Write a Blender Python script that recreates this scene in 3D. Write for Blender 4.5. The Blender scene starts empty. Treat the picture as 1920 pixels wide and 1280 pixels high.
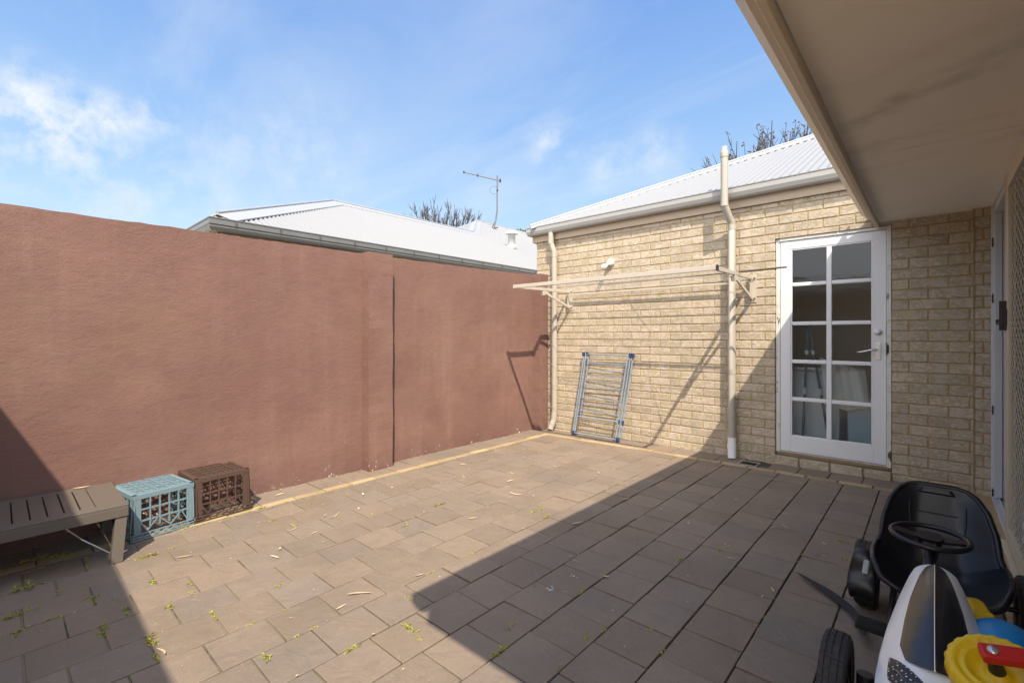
import bpy, bmesh, math, random
from mathutils import Vector, Matrix
R = math.radians
random.seed(7)
C = bpy.context.scene.collection
# ------------------------------------------------------------------ camera
YAW = math.atan(788/872.)
cam = bpy.data.cameras.new('camera'); co = bpy.data.objects.new('camera', cam); C.objects.link(co)
cam.sensor_width = 36; cam.lens = 872/1920*36; cam.shift_y = -11/1920; cam.clip_start = .05; cam.clip_end = 2000
co.location = (0, 0, 1.27); co.rotation_euler = (R(90), 0, YAW)
bpy.context.scene.camera = co
# ------------------------------------------------------------------ sun and sky
SX, SY = .59, -.496
sd = Vector((SX, SY, 1)).normalized()
el = math.asin(sd.z)
sun = bpy.data.lights.new('sun', 'SUN'); so = bpy.data.objects.new('sun', sun); C.objects.link(so)
sun.energy = 2.75; sun.angle = R(.55); sun.color = (1, .88, .71)
so.rotation_euler = sd.to_track_quat('Z', 'Y').to_euler(); so.location = (6, -5, 12)
W = bpy.data.worlds.new('World'); bpy.context.scene.world = W; W.use_nodes = True
nt = W.node_tree; nt.nodes.clear()
def N(t, **k):
    n = nt.nodes.new(t)
    for a, b in k.items(): setattr(n, a, b)
    return n
L = lambda a, b: nt.links.new(a, b)
sky = N('ShaderNodeTexSky', sky_type='NISHITA', sun_disc=False, sun_elevation=el, sun_rotation=math.atan2(SX, SY))
sky.air_density = 1.1; sky.dust_density = .6; sky.ozone_density = 1.6; sky.altitude = 20
tc = N('ShaderNodeTexCoord'); sep = N('ShaderNodeSeparateXYZ'); L(tc.outputs['Generated'], sep.inputs[0])
zc = N('ShaderNodeMath', operation='ADD'); L(sep.outputs[2], zc.inputs[0]); zc.inputs[1].default_value = .12
dx = N('ShaderNodeMath', operation='DIVIDE'); L(sep.outputs[0], dx.inputs[0]); L(zc.outputs[0], dx.inputs[1])
dy = N('ShaderNodeMath', operation='DIVIDE'); L(sep.outputs[1], dy.inputs[0]); L(zc.outputs[0], dy.inputs[1])
cmb = N('ShaderNodeCombineXYZ'); L(dx.outputs[0], cmb.inputs[0]); L(dy.outputs[0], cmb.inputs[1])
mp = N('ShaderNodeMapping'); L(cmb.outputs[0], mp.inputs[0]); mp.inputs['Rotation'].default_value = (0, 0, R(35)); mp.inputs['Scale'].default_value = (.55, 1.5, 1)
n1 = N('ShaderNodeTexNoise'); L(mp.outputs[0], n1.inputs[0]); n1.inputs['Scale'].default_value = 1.1; n1.inputs['Detail'].default_value = 9; n1.inputs['Roughness'].default_value = .58; n1.inputs['Distortion'].default_value = .5
r1 = N('ShaderNodeMapRange'); L(n1.outputs[0], r1.inputs[0]); r1.inputs[1].default_value = .47; r1.inputs[2].default_value = .85; r1.inputs[4].default_value = .5
cloud = r1.outputs[0]
def dirv(x, y):
    l = (x-960)/872; c, s = math.cos(YAW), math.sin(YAW)
    return Vector((l*c-s, l*s+c, (629-y)/872)).normalized()
n2 = N('ShaderNodeTexNoise'); L(tc.outputs['Generated'], n2.inputs[0]); n2.inputs['Scale'].default_value = 14; n2.inputs['Detail'].default_value = 8; n2.inputs['Roughness'].default_value = .62
def cloudpatch(d, rad, amt, lo=.40, hi=.68):
    global cloud
    v = N('ShaderNodeVectorMath', operation='DISTANCE'); L(tc.outputs['Generated'], v.inputs[0]); v.inputs[1].default_value = d
    m = N('ShaderNodeMapRange', interpolation_type='SMOOTHSTEP'); L(v.outputs['Value'], m.inputs[0]); m.inputs[1].default_value = rad; m.inputs[2].default_value = 0
    q = N('ShaderNodeMapRange'); L(n2.outputs[0], q.inputs[0]); q.inputs[1].default_value = lo; q.inputs[2].default_value = hi
    a = N('ShaderNodeMath', operation='MULTIPLY'); L(m.outputs[0], a.inputs[0]); L(q.outputs[0], a.inputs[1])
    b = N('ShaderNodeMath', operation='MULTIPLY_ADD'); L(a.outputs[0], b.inputs[0]); b.inputs[1].default_value = amt; L(cloud, b.inputs[2])
    cloud = b.outputs[0]
# a bank of broken cloud low in the west, wisps in the north (directions in the sky)
for (x, y, rad, amt) in ((0, 190, .11, .7), (110, 225, .10, .7), (200, 215, .05, .6), (290, 214, .045, .7), (90, 310, .17, .55), (1040, 272, .075, .8), (1130, 305, .08, .5), (1230, 290, .09, .55), (560, 300, .2, .35), (300, 330, .2, .5)):
    cloudpatch(dirv(x, y), rad, amt)
# clear-sky colour by height above the horizon, blended with the Nishita sky
ramp = N('ShaderNodeValToRGB'); L(sep.outputs[2], ramp.inputs[0]); cr = ramp.color_ramp
stops = ((0, (1.55, 1.86, 2.05)), (.22, (1.10, 1.56, 2.06)), (.40, (.70, 1.19, 2.02)), (.60, (.42, .85, 1.86)), (1, (.36, .74, 1.7)))
cr.elements[0].position = 0; cr.elements[1].position = 1
for p_, c_ in stops[1:-1]: cr.elements.new(p_)
for e_, (p_, c_) in zip(cr.elements, stops): e_.position = p_; e_.color = tuple(v*.4*1.02 for v in c_)+(1,)
sc2 = N('ShaderNodeVectorMath', operation='SCALE'); L(ramp.outputs[0], sc2.inputs[0]); sc2.inputs['Scale'].default_value = 2.5
nm = N('ShaderNodeMix', data_type='RGBA'); nm.inputs['Factor'].default_value = .12; L(sc2.outputs[0], nm.inputs['A']); L(sky.outputs[0], nm.inputs['B'])
ad = N('ShaderNodeMath', operation='ADD', use_clamp=True); L(cloud, ad.inputs[0]); ad.inputs[1].default_value = 0
mxs = N('ShaderNodeMix', data_type='RGBA'); L(ad.outputs[0], mxs.inputs['Factor']); L(nm.outputs['Result'], mxs.inputs['A']); mxs.inputs['B'].default_value = (2.1, 2.25, 2.4, 1)
# added glow in the unseen sky (overhead, south, round the sun) to lift the shade
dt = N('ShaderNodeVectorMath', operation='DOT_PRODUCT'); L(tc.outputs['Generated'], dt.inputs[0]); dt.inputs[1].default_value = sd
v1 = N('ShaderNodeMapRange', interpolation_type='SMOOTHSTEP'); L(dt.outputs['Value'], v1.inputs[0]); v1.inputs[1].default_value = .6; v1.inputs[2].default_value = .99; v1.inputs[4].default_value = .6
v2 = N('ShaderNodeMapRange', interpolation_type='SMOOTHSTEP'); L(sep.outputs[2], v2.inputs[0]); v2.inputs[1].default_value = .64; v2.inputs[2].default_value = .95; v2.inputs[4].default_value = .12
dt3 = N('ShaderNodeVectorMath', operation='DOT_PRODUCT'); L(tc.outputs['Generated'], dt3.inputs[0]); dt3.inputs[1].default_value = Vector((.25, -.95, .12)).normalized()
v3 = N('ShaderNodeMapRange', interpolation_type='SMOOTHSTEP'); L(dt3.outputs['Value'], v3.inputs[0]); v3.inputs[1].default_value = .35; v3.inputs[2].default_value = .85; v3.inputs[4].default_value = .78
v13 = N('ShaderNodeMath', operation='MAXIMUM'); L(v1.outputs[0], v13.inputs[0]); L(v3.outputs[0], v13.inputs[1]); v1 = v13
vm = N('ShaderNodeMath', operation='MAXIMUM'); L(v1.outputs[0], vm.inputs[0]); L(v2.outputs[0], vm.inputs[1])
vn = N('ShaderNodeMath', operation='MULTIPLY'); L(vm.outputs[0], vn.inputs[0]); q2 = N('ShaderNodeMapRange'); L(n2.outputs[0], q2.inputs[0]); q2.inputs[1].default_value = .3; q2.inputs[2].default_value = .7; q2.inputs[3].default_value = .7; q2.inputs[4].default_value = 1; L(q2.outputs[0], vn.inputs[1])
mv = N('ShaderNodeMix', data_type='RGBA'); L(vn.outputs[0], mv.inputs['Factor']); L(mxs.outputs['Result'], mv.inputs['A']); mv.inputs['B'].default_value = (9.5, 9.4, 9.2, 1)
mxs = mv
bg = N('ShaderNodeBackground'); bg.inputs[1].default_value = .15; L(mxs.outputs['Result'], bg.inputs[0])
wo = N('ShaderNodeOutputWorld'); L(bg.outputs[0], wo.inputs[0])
cy = bpy.context.scene.cycles; cy.max_bounces = 14; cy.diffuse_bounces = 8
vs = bpy.context.scene.view_settings; vs.view_transform = 'Standard'; vs.look = 'None'; vs.gamma = 1; vs.exposure = 1.48

# ------------------------------------------------------------------ helpers
def lin(r, g, b):
    f = lambda v: (v/255/12.92 if v/255 < .04045 else ((v/255+.055)/1.055)**2.4)
    return (f(r), f(g), f(b), 1)
class M_:
    """small material builder"""
    def __init__(s, name, col, rough=.6, metal=0, spec=.5, coat=0):
        s.m = bpy.data.materials.new(name); s.m.use_nodes = True; s.t = s.m.node_tree
        s.b = s.t.nodes['Principled BSDF']; s.b.inputs['Base Color'].default_value = col; s.b.inputs['Roughness'].default_value = rough
        s.b.inputs['Metallic'].default_value = metal; s.b.inputs['Specular IOR Level'].default_value = spec
        s.b.inputs['Coat Weight'].default_value = coat; s.col = col; s.bumped = None; s.co = s.n('ShaderNodeTexCoord').outputs['Object']; s.cur = None
    def n(s, t, **k):
        n = s.t.nodes.new(t)
        for a, b in k.items(): setattr(n, a, b)
        return n
    def l(s, a, b): s.t.links.new(a, b)
    def noise(s, scale, detail=4, rough=.55, stretch=(1, 1, 1), dist=0, w=0):
        mp = s.n('ShaderNodeMapping'); s.l(s.co, mp.inputs[0]); mp.inputs['Scale'].default_value = stretch; mp.inputs['Location'].default_value = (w, w*.7, w*1.3)
        n = s.n('ShaderNodeTexNoise'); s.l(mp.outputs[0], n.inputs[0]); n.inputs['Scale'].default_value = scale; n.inputs['Detail'].default_value = detail; n.inputs['Roughness'].default_value = rough; n.inputs['Distortion'].default_value = dist
        return n.outputs[0]
    def rng(s, v, a, b, c=0, d=1):
        m = s.n('ShaderNodeMapRange'); s.l(v, m.inputs[0])
        for i, q in enumerate((a, b, c, d)): m.inputs[i+1].default_value = q
        return m.outputs[0]
    def math(s, op, a, b=None):
        m = s.n('ShaderNodeMath', operation=op)
        for i, q in enumerate((a, b)):
            if q is None: continue
            if isinstance(q, (int, float)): m.inputs[i].default_value = q
            else: s.l(q, m.inputs[i])
        return m.outputs[0]
    def over(s, fac, col, blend='MIX'):
        m = s.n('ShaderNodeMix', data_type='RGBA', blend_type=blend)
        if isinstance(fac, (int, float)): m.inputs['Factor'].default_value = fac
        else: s.l(fac, m.inputs['Factor'])
        if s.cur is None: m.inputs['A'].default_value = s.col
        else: s.l(s.cur, m.inputs['A'])
        if isinstance(col, tuple): m.inputs['B'].default_value = col
        else: s.l(col, m.inputs['B'])
        s.cur = m.outputs['Result']; s.l(s.cur, s.b.inputs['Base Color']); return s
    def val(s, v):                 # multiply brightness by a factor socket
        h = s.n('ShaderNodeHueSaturation'); s.l(v, h.inputs['Value'])
        if s.cur is None: h.inputs['Color'].default_value = s.col
        else: s.l(s.cur, h.inputs['Color'])
        s.cur = h.outputs[0]; s.l(s.cur, s.b.inputs['Base Color']); return s
    def bump(s, h, dist=.002, strength=1):
        b = s.n('ShaderNodeBump'); s.l(h, b.inputs['Height']); b.inputs['Distance'].default_value = dist; b.inputs['Strength'].default_value = strength
        if s.bumped is not None: s.l(s.bumped, b.inputs['Normal'])
        s.bumped = b.outputs[0]; s.l(s.bumped, s.b.inputs['Normal']); return s
    def island(s): return s.n('ShaderNodeNewGeometry').outputs['Random Per Island']
    def zval(s):
        q = s.n('ShaderNodeSeparateXYZ'); s.l(s.co, q.inputs[0]); return q.outputs

# ------------------------------------------------------------------ materials
M = {}
# pavers: dark chocolate slate-look concrete
a = M_('paver', (.186, .142, .105, 1), .82)
isl = a.island()
a.val(a.rng(isl, 0, 1, .87, 1.13)); a.over(a.rng(a.math('FRACT', a.math('MULTIPLY', isl, 17.3)), .5, 1, 0, .35), (.165, .150, .140, 1)); a.over(a.rng(a.noise(2.2, 6, .65), .4, .7, 0, .6), (.228, .176, .130, 1)); a.over(a.rng(a.noise(12, 6, .7, w=15), .5, .7, 0, .5), (.145, .112, .088, 1))
a.over(a.rng(a.noise(70, 3, .7), .6, .75, 0, .55), (.30, .25, .20, 1)); a.over(a.rng(a.noise(28, 6, .7, w=4), .66, .78, 0, .3), (.10, .08, .07, 1))
a.over(a.rng(a.noise(1.1, 5, .6, w=9), .5, .68, 0, .5), (.135, .110, .090, 1))
a.bump(a.noise(7, 6, .62, (1, 1, .3), 1.5), .011, .8); a.over(a.rng(a.noise(5, 3, .6, w=27), .70, .74, 0, .45), (.085, .070, .062, 1)); a.bump(a.noise(160, 3, .6), .001, .6)
M['paver'] = a.m
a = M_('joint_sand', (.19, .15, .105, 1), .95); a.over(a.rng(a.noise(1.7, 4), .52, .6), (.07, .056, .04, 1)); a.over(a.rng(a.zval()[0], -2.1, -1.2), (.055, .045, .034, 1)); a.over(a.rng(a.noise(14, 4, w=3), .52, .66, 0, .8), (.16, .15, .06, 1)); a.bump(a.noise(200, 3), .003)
M['sand'] = a.m
a = M_('soil', (.50, .44, .35, 1), .95); a.over(a.rng(a.noise(.6, 6), .55, .7), (.30, .27, .16, 1)); a.bump(a.noise(12, 6), .02)
M['soil'] = a.m
a = M_('border_brick', (.36, .265, .15, 1), .85); a.val(a.rng(a.island(), 0, 1, .78, 1.15)); a.over(a.rng(a.noise(35, 5, .7), .5, .75, 0, .5), (.42, .33, .22, 1)); a.over(a.rng(a.noise(9, 5, .7, w=2), .52, .66, 0, .7), (.27, .17, .09, 1)); a.bump(a.noise(120, 4), .0012)
M['border'] = a.m
a = M_('sill_brick', (.40, .27, .145, 1), .8); a.val(a.rng(a.island(), 0, 1, .85, 1.12)); a.over(a.rng(a.noise(12, 5), .5, .75, 0, .5), (.46, .33, .2, 1)); a.bump(a.noise(120, 4), .0012)
M['sill'] = a.m
# rock face cream bricks
a = M_('cream_brick', (.372, .312, .218, 1), .85)
isl = a.island()
wv = a.noise(13, 3, .5, (1, 1, 1.9), 2.6)
a.over(a.rng(wv, .50, .60, 0, .8), (.53, .455, .375, 1))
a.over(a.rng(a.noise(20, 3, .55, (.8, .8, 1.7), 2.8, w=5), .58, .64, 0, .55), (.30, .24, .165, 1))
a.over(a.rng(a.noise(9, 3, .5, w=8), .52, .6, 0, .6), (.49, .40, .335, 1))
a.over(a.rng(a.noise(60, 4, .7), .66, .78, 0, .5), (.27, .20, .13, 1))
a.val(a.rng(isl, 0, 1, .90, 1.09))
a.bump(wv, .005, .8); a.bump(a.noise(26, 4, .55, (1, 1, 1.4), 1.8, w=5), .0022, .7)
M['brick'] = a.m
a = M_('yellow_mortar', (.39, .285, .145, 1), .95); a.over(a.rng(a.noise(12, 4), .4, .7, 0, .5), (.27, .19, .11, 1)); a.bump(a.noise(120, 3), .0015)
M['mortar'] = a.m
# brick wall used on faces the photo does not show closely
a = M_('plain_cream_brickwork', (.47, .37, .24, 1), .85)
cb = a.n('ShaderNodeTexBrick'); cb.inputs['Scale'].default_value = 1; cb.inputs['Brick Width'].default_value = .24; cb.inputs['Row Height'].default_value = .086; cb.inputs['Mortar Size'].default_value = .006
cb.inputs['Color1'].default_value = (.5, .395, .24, 1); cb.inputs['Color2'].default_value = (.44, .34, .22, 1); cb.inputs['Mortar'].default_value = (.45, .33, .12, 1)
q = a.zval(); cm = a.n('ShaderNodeCombineXYZ'); a.l(a.math('ADD', q[0], q[1]), cm.inputs[0]); a.l(q[2], cm.inputs[1]); a.l(cm.outputs[0], cb.inputs[0]); a.l(cb.outputs[0], a.b.inputs['Base Color'])
M['brickwork'] = a.m
# maroon render
a = M_('maroon_render', (.185, .098, .078, 1), .88)
a.over(a.rng(a.noise(1.6, 6, .65, (1, 1, 1.5), .6), .36, .68, 0, .75), (.222, .126, .100, 1))
a.over(a.rng(a.noise(2.6, 5, .7, w=7), .5, .72, 0, .55), (.200, .118, .078, 1))
a.over(a.rng(a.noise(5, 5, .7, w=3), .52, .75, 0, .45), (.140, .070, .058, 1))
a.over(a.rng(a.noise(160, 3, .7, w=13), .67, .76, 0, .5), (.36, .22, .17, 1)); a.over(a.rng(a.noise(3.5, 5, .7, (1, 1, .10), w=41), .52, .72, 0, .5), (.25, .155, .125, 1)); a.over(a.rng(a.noise(.8, 5, .6, w=50), .45, .62, 0, .6), (.155, .078, .064, 1))
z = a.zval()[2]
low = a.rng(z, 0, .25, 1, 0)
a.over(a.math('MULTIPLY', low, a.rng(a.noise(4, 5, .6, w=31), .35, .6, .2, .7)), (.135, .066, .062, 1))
fl = a.math('MULTIPLY', a.rng(a.math('ADD', a.noise(30, 4, .7, w=11), a.math('MULTIPLY', low, .115)), .715, .74), a.rng(z, .13, .05, 0, 1))
fl = a.math('MULTIPLY', fl, a.rng(a.noise(3.1, 2, w=21), .5, .56))
a.over(fl, (.72, .66, .60, 1))
a.bump(a.noise(16, 6, .7, (1, .7, 1.3), .4), .006, .7); a.bump(a.noise(75, 5, .75, (1, .75, 1.3)), .0032, .8); a.bump(a.noise(2.2, 3), .02, .6)
M['render'] = a.m
# painted metals and boards
def paint(name, col, rough=.45, dirt=.25, spec=.5, metal=0):
    a = M_(name, col, rough, metal, spec)
    d = tuple(c*.72 for c in col[:3])+(1,)
    a.over(a.rng(a.noise(3, 6, .65), .5, .78, 0, dirt), d); a.over(a.rng(a.noise(40, 4, .7, w=5), .6, .8, 0, dirt*.7), d)
    a.bump(a.noise(30, 3), .0004); return a.m
M['roof'] = paint('white_roof_sheet', (.258, .26, .264, 1), .42, .12)
M['gutter_grey'] = paint('grey_gutter_paint', (.31, .305, .295, 1), .4, .35)
M['cream_paint'] = paint('cream_gutter_paint', (.66, .57, .44, 1), .4, .25)
M['fascia'] = paint('beige_fascia_paint', (.42, .33, .235, 1), .5, .25)
M['cap'] = paint('white_ridge_cap', (.31, .325, .35, 1), .4, .12)
M['ngutter'] = paint('weathered_gutter', (.15, .153, .15, 1), .4, .5)
M['nwall'] = paint('neighbour_wall_paint', (.52, .46, .36, 1), .8, .2)
M['pvc'] = paint('cream_pipe_paint', (.38, .345, .295, 1), .38, .18)
M['pvc_white'] = paint('white_pipe', (.72, .73, .74, 1), .35, .25)
M['line_metal'] = paint('clothesline_paint', (.47, .42, .355, 1), .4, .25)
M['rod'] = paint('dark_bronze_rod', (.12, .10, .085, 1), .4, .3)
M['bulb'] = paint('white_lamp_plastic', (.80, .78, .72, 1), .35, .1)
M['mast'] = paint('dull_mast_metal', (.13, .135, .15, 1), .5, .2)
M['flue'] = paint('galvanised_flue', (.55, .56, .56, 1), .4, .3)
a = M_('soffit_board', (.86, .80, .71, 1), .62)
st = a.noise(1.1, 4, .55, (.8, 2.0, 1), .7, w=2.3)
a.over(a.rng(a.noise(2.2, 5, .6, (1, 1.6, 1), w=1), .4, .7, 0, .4), (.80, .73, .63, 1)); 
q = a.zval(); wob = a.math('MULTIPLY', a.math('SUBTRACT', a.noise(3.2, 5, .6, w=6), .5), .42)
# the board's object origin sits on the house: x = -0.235 and y = -2.5 from the room
for (xo, yo, sl, wd_, amt, tone) in ((-.32, 2.64, -.62, .11, .6, (.46, .39, .30, 1)), (-.30, 3.02, -.15, .08, .3, (.5, .43, .34, 1)), (-.25, 3.42, -.30, .07, .3, (.55, .48, .34, 1)), (-.3, 2.2, -.2, .1, .2, (.5, .43, .34, 1))):
    ln_ = a.math('ADD', a.math('MULTIPLY', a.math('ADD', q[0], -xo), -sl), a.math('ADD', q[1], -yo)); dd = a.math('ABSOLUTE', a.math('ADD', ln_, wob))
    a.over(a.math('MULTIPLY', a.rng(dd, wd_, 0, 0, amt), a.rng(a.noise(5, 4, w=9+xo), .38, .6)), tone)
a.over(a.rng(a.noise(90, 2, w=3), .76, .8, 0, .5), (.2, .16, .11, 1))
a.bump(a.noise(3, 3), .003, .5)
M['soffit'] = a.m
a = M_('white_door_paint', (.70, .71, .73, 1), .35); a.over(a.rng(a.noise(5, 6, .7, (1, 1, .3)), .55, .8, 0, .3), (.55, .54, .53, 1)); a.bump(a.noise(60, 3, .6, (1, 1, .1)), .0006)
M['door'] = a.m
a = M_('peeling_jamb_paint', (.66, .64, .60, 1), .5); a.over(a.rng(a.noise(22, 5, .75, (1, 1, .28)), .60, .63), (.10, .075, .05, 1)); a.over(a.rng(a.noise(12, 4, w=5), .55, .7, 0, .5), (.48, .42, .34, 1))
M['jamb'] = a.m
a = M_('weathered_timber', (.20, .135, .08, 1), .8); a.over(a.rng(a.noise(6, 6, .7, (.3, 4, 4)), .4, .7), (.30, .225, .15, 1)); a.bump(a.noise(30, 4, .6, (.1, 3, 3)), .002)
M['timber'] = a.m
M['white_alu'] = paint('white_aluminium', (.56, .58, .61, 1), .32, .2)
M['grey_alu'] = paint('grey_aluminium', (.50, .51, .55, 1), .35, .15)
M['cream_alu'] = paint('cream_aluminium', (.56, .49, .36, 1), .35, .15)
M['black'] = paint('black_hardware', (.018, .018, .019, 1), .4, 0)
M['steel'] = paint('satin_steel', (.55, .56, .58, 1), .28, .2, metal=.85)
M['chrome'] = M_('chrome', (.8, .8, .82, 1), .12, 1).m
M['bench'] = paint('taupe_bench_paint', (.115, .098, .082, 1), .45, .2)
M['gap_shade'] = paint('painted_gap_shade', (.02, .018, .016, 1), .8, 0)
M['crate_blue'] = paint('faded_blue_plastic', (.17, .25, .29, 1), .5, .3)
M['crate_brown'] = paint('faded_brown_plastic', (.085, .052, .04, 1), .5, .25)
M['tube'] = paint('pale_blue_tube', (.22, .27, .33, 1), .3, .2)
M['blue_cap'] = paint('navy_plastic', (.028, .06, .15, 1), .45, .2)
a = M_('black_seat_plastic', (.011, .011, .013, 1), .34, spec=.45); a.bump(a.noise(420, 2), .0004, .5); a.over(a.rng(a.noise(9, 5, .7), .55, .8, 0, .25), (.04, .038, .036, 1))
M['seat'] = a.m
a = M_('rubber', (.022, .021, .022, 1), .72); a.over(a.rng(a.noise(14, 5, .7), .5, .75, 0, .5), (.06, .054, .05, 1)); a.bump(a.noise(90, 3), .001)
M['rubber'] = a.m
M['kart_white'] = M_('kart_white_gloss', (.80, .82, .81, 1), .22, coat=.4).m
a = M_('gloss_black', (.008, .009, .014, 1), .27, spec=.6, coat=.15); M['gloss'] = a.m
a = M_('perforated_grille', (.012, .012, .013, 1), .4)
v = a.n('ShaderNodeTexVoronoi'); v.inputs['Scale'].default_value = 105; v.inputs['Randomness'].default_value = 0; a.l(a.co, v.inputs[0]); a.over(a.rng(v.outputs['Distance'], .30, .22), (.62, .62, .56, 1)); M['grille'] = a.m
def plastic(n, col):
    a = M_(n, col, .38, spec=.45); a.over(a.rng(a.noise(14, 5, .7), .62, .72, 0, .3), tuple(c*.6 for c in col[:3])+(1,)); a.over(a.rng(a.noise(46, 4, .8, (1, 1, .3), w=6), .74, .78, 0, .7), (.10, .045, .02, 1)); a.bump(a.noise(30, 3), .001); return a.m
M['toy_yellow'] = plastic('toy_yellow_plastic', (.72, .47, .008, 1)); M['toy_red'] = plastic('toy_red_plastic', (.52, .018, .02, 1)); M['toy_blue'] = plastic('toy_blue_plastic', (.006, .22, .50, 1))
M['webbing'] = paint('black_webbing', (.016, .015, .015, 1), .8, .3)
a = M_('bark', (.045, .041, .042, 1), .9); a.over(a.rng(a.noise(9, 4), .4, .7), (.075, .066, .062, 1)); M['bark'] = a.m
a = M_('green_leaves', (.035, .075, .014, 1), .6); a.val(a.rng(a.island(), 0, 1, .6, 1.6)); M['leaf'] = a.m
M['pod'] = M_('seed_pods', (.11, .07, .045, 1), .9).m
a = M_('dry_gum_leaf', (.56, .42, .25, 1), .6); oi = a.n('ShaderNodeObjectInfo').outputs['Random']; a.over(a.rng(oi, .35, 1, 0, .6), (.66, .54, .38, 1)); a.val(a.rng(oi, 0, 1, .7, 1.2)); a.bump(a.noise(40, 3), .001); M['gum'] = a.m
a = M_('weed_green', (.27, .28, .045, 1), .6); a.val(a.rng(a.island(), 0, 1, .6, 1.5)); a.over(a.rng(a.noise(2, 2), .45, .6, 0, .7), (.40, .34, .07, 1)); M['weed'] = a.m
a = M_('white_splash', (.62, .68, .70, 1), .7); M['splash'] = a.m
M['room'] = M_('room_paint', (.55, .55, .56, 1), .8).m
M['white_gloss'] = M_('white_enamel', (.66, .70, .72, 1), .35).m
M['towel'] = M_('white_towel', (.75, .74, .72, 1), .9).m
M['tub'] = M_('pale_blue_tub', (.40, .52, .60, 1), .45).m
M['mop'] = M_('teal_mop_handle', (.06, .13, .16, 1), .4).m
# glass: mirror-like by angle, otherwise slightly dim and clear
a = M_('pane_glass', (1, 1, 1, 1), .02); t = a.t
g = a.n('ShaderNodeBsdfGlossy'); g.inputs['Roughness'].default_value = .03
bp = a.n('ShaderNodeBump'); bp.inputs['Distance'].default_value = .003; bp.inputs['Strength'].default_value = .35; a.l(a.noise(22, 3), bp.inputs['Height']); a.l(bp.outputs[0], g.inputs['Normal'])
tr = a.n('ShaderNodeBsdfTransparent'); tr.inputs['Color'].default_value = (.92, .95, .97, 1)
fr = a.n('ShaderNodeFresnel'); fr.inputs['IOR'].default_value = 1.5; mx = a.n('ShaderNodeMixShader')
a.l(a.math('ADD', fr.outputs[0], .05), mx.inputs[0]); a.l(tr.outputs[0], mx.inputs[1]); a.l(g.outputs[0], mx.inputs[2]); a.l(mx.outputs[0], t.nodes['Material Output'].inputs['Surface'])
M['glass'] = a.m

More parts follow.
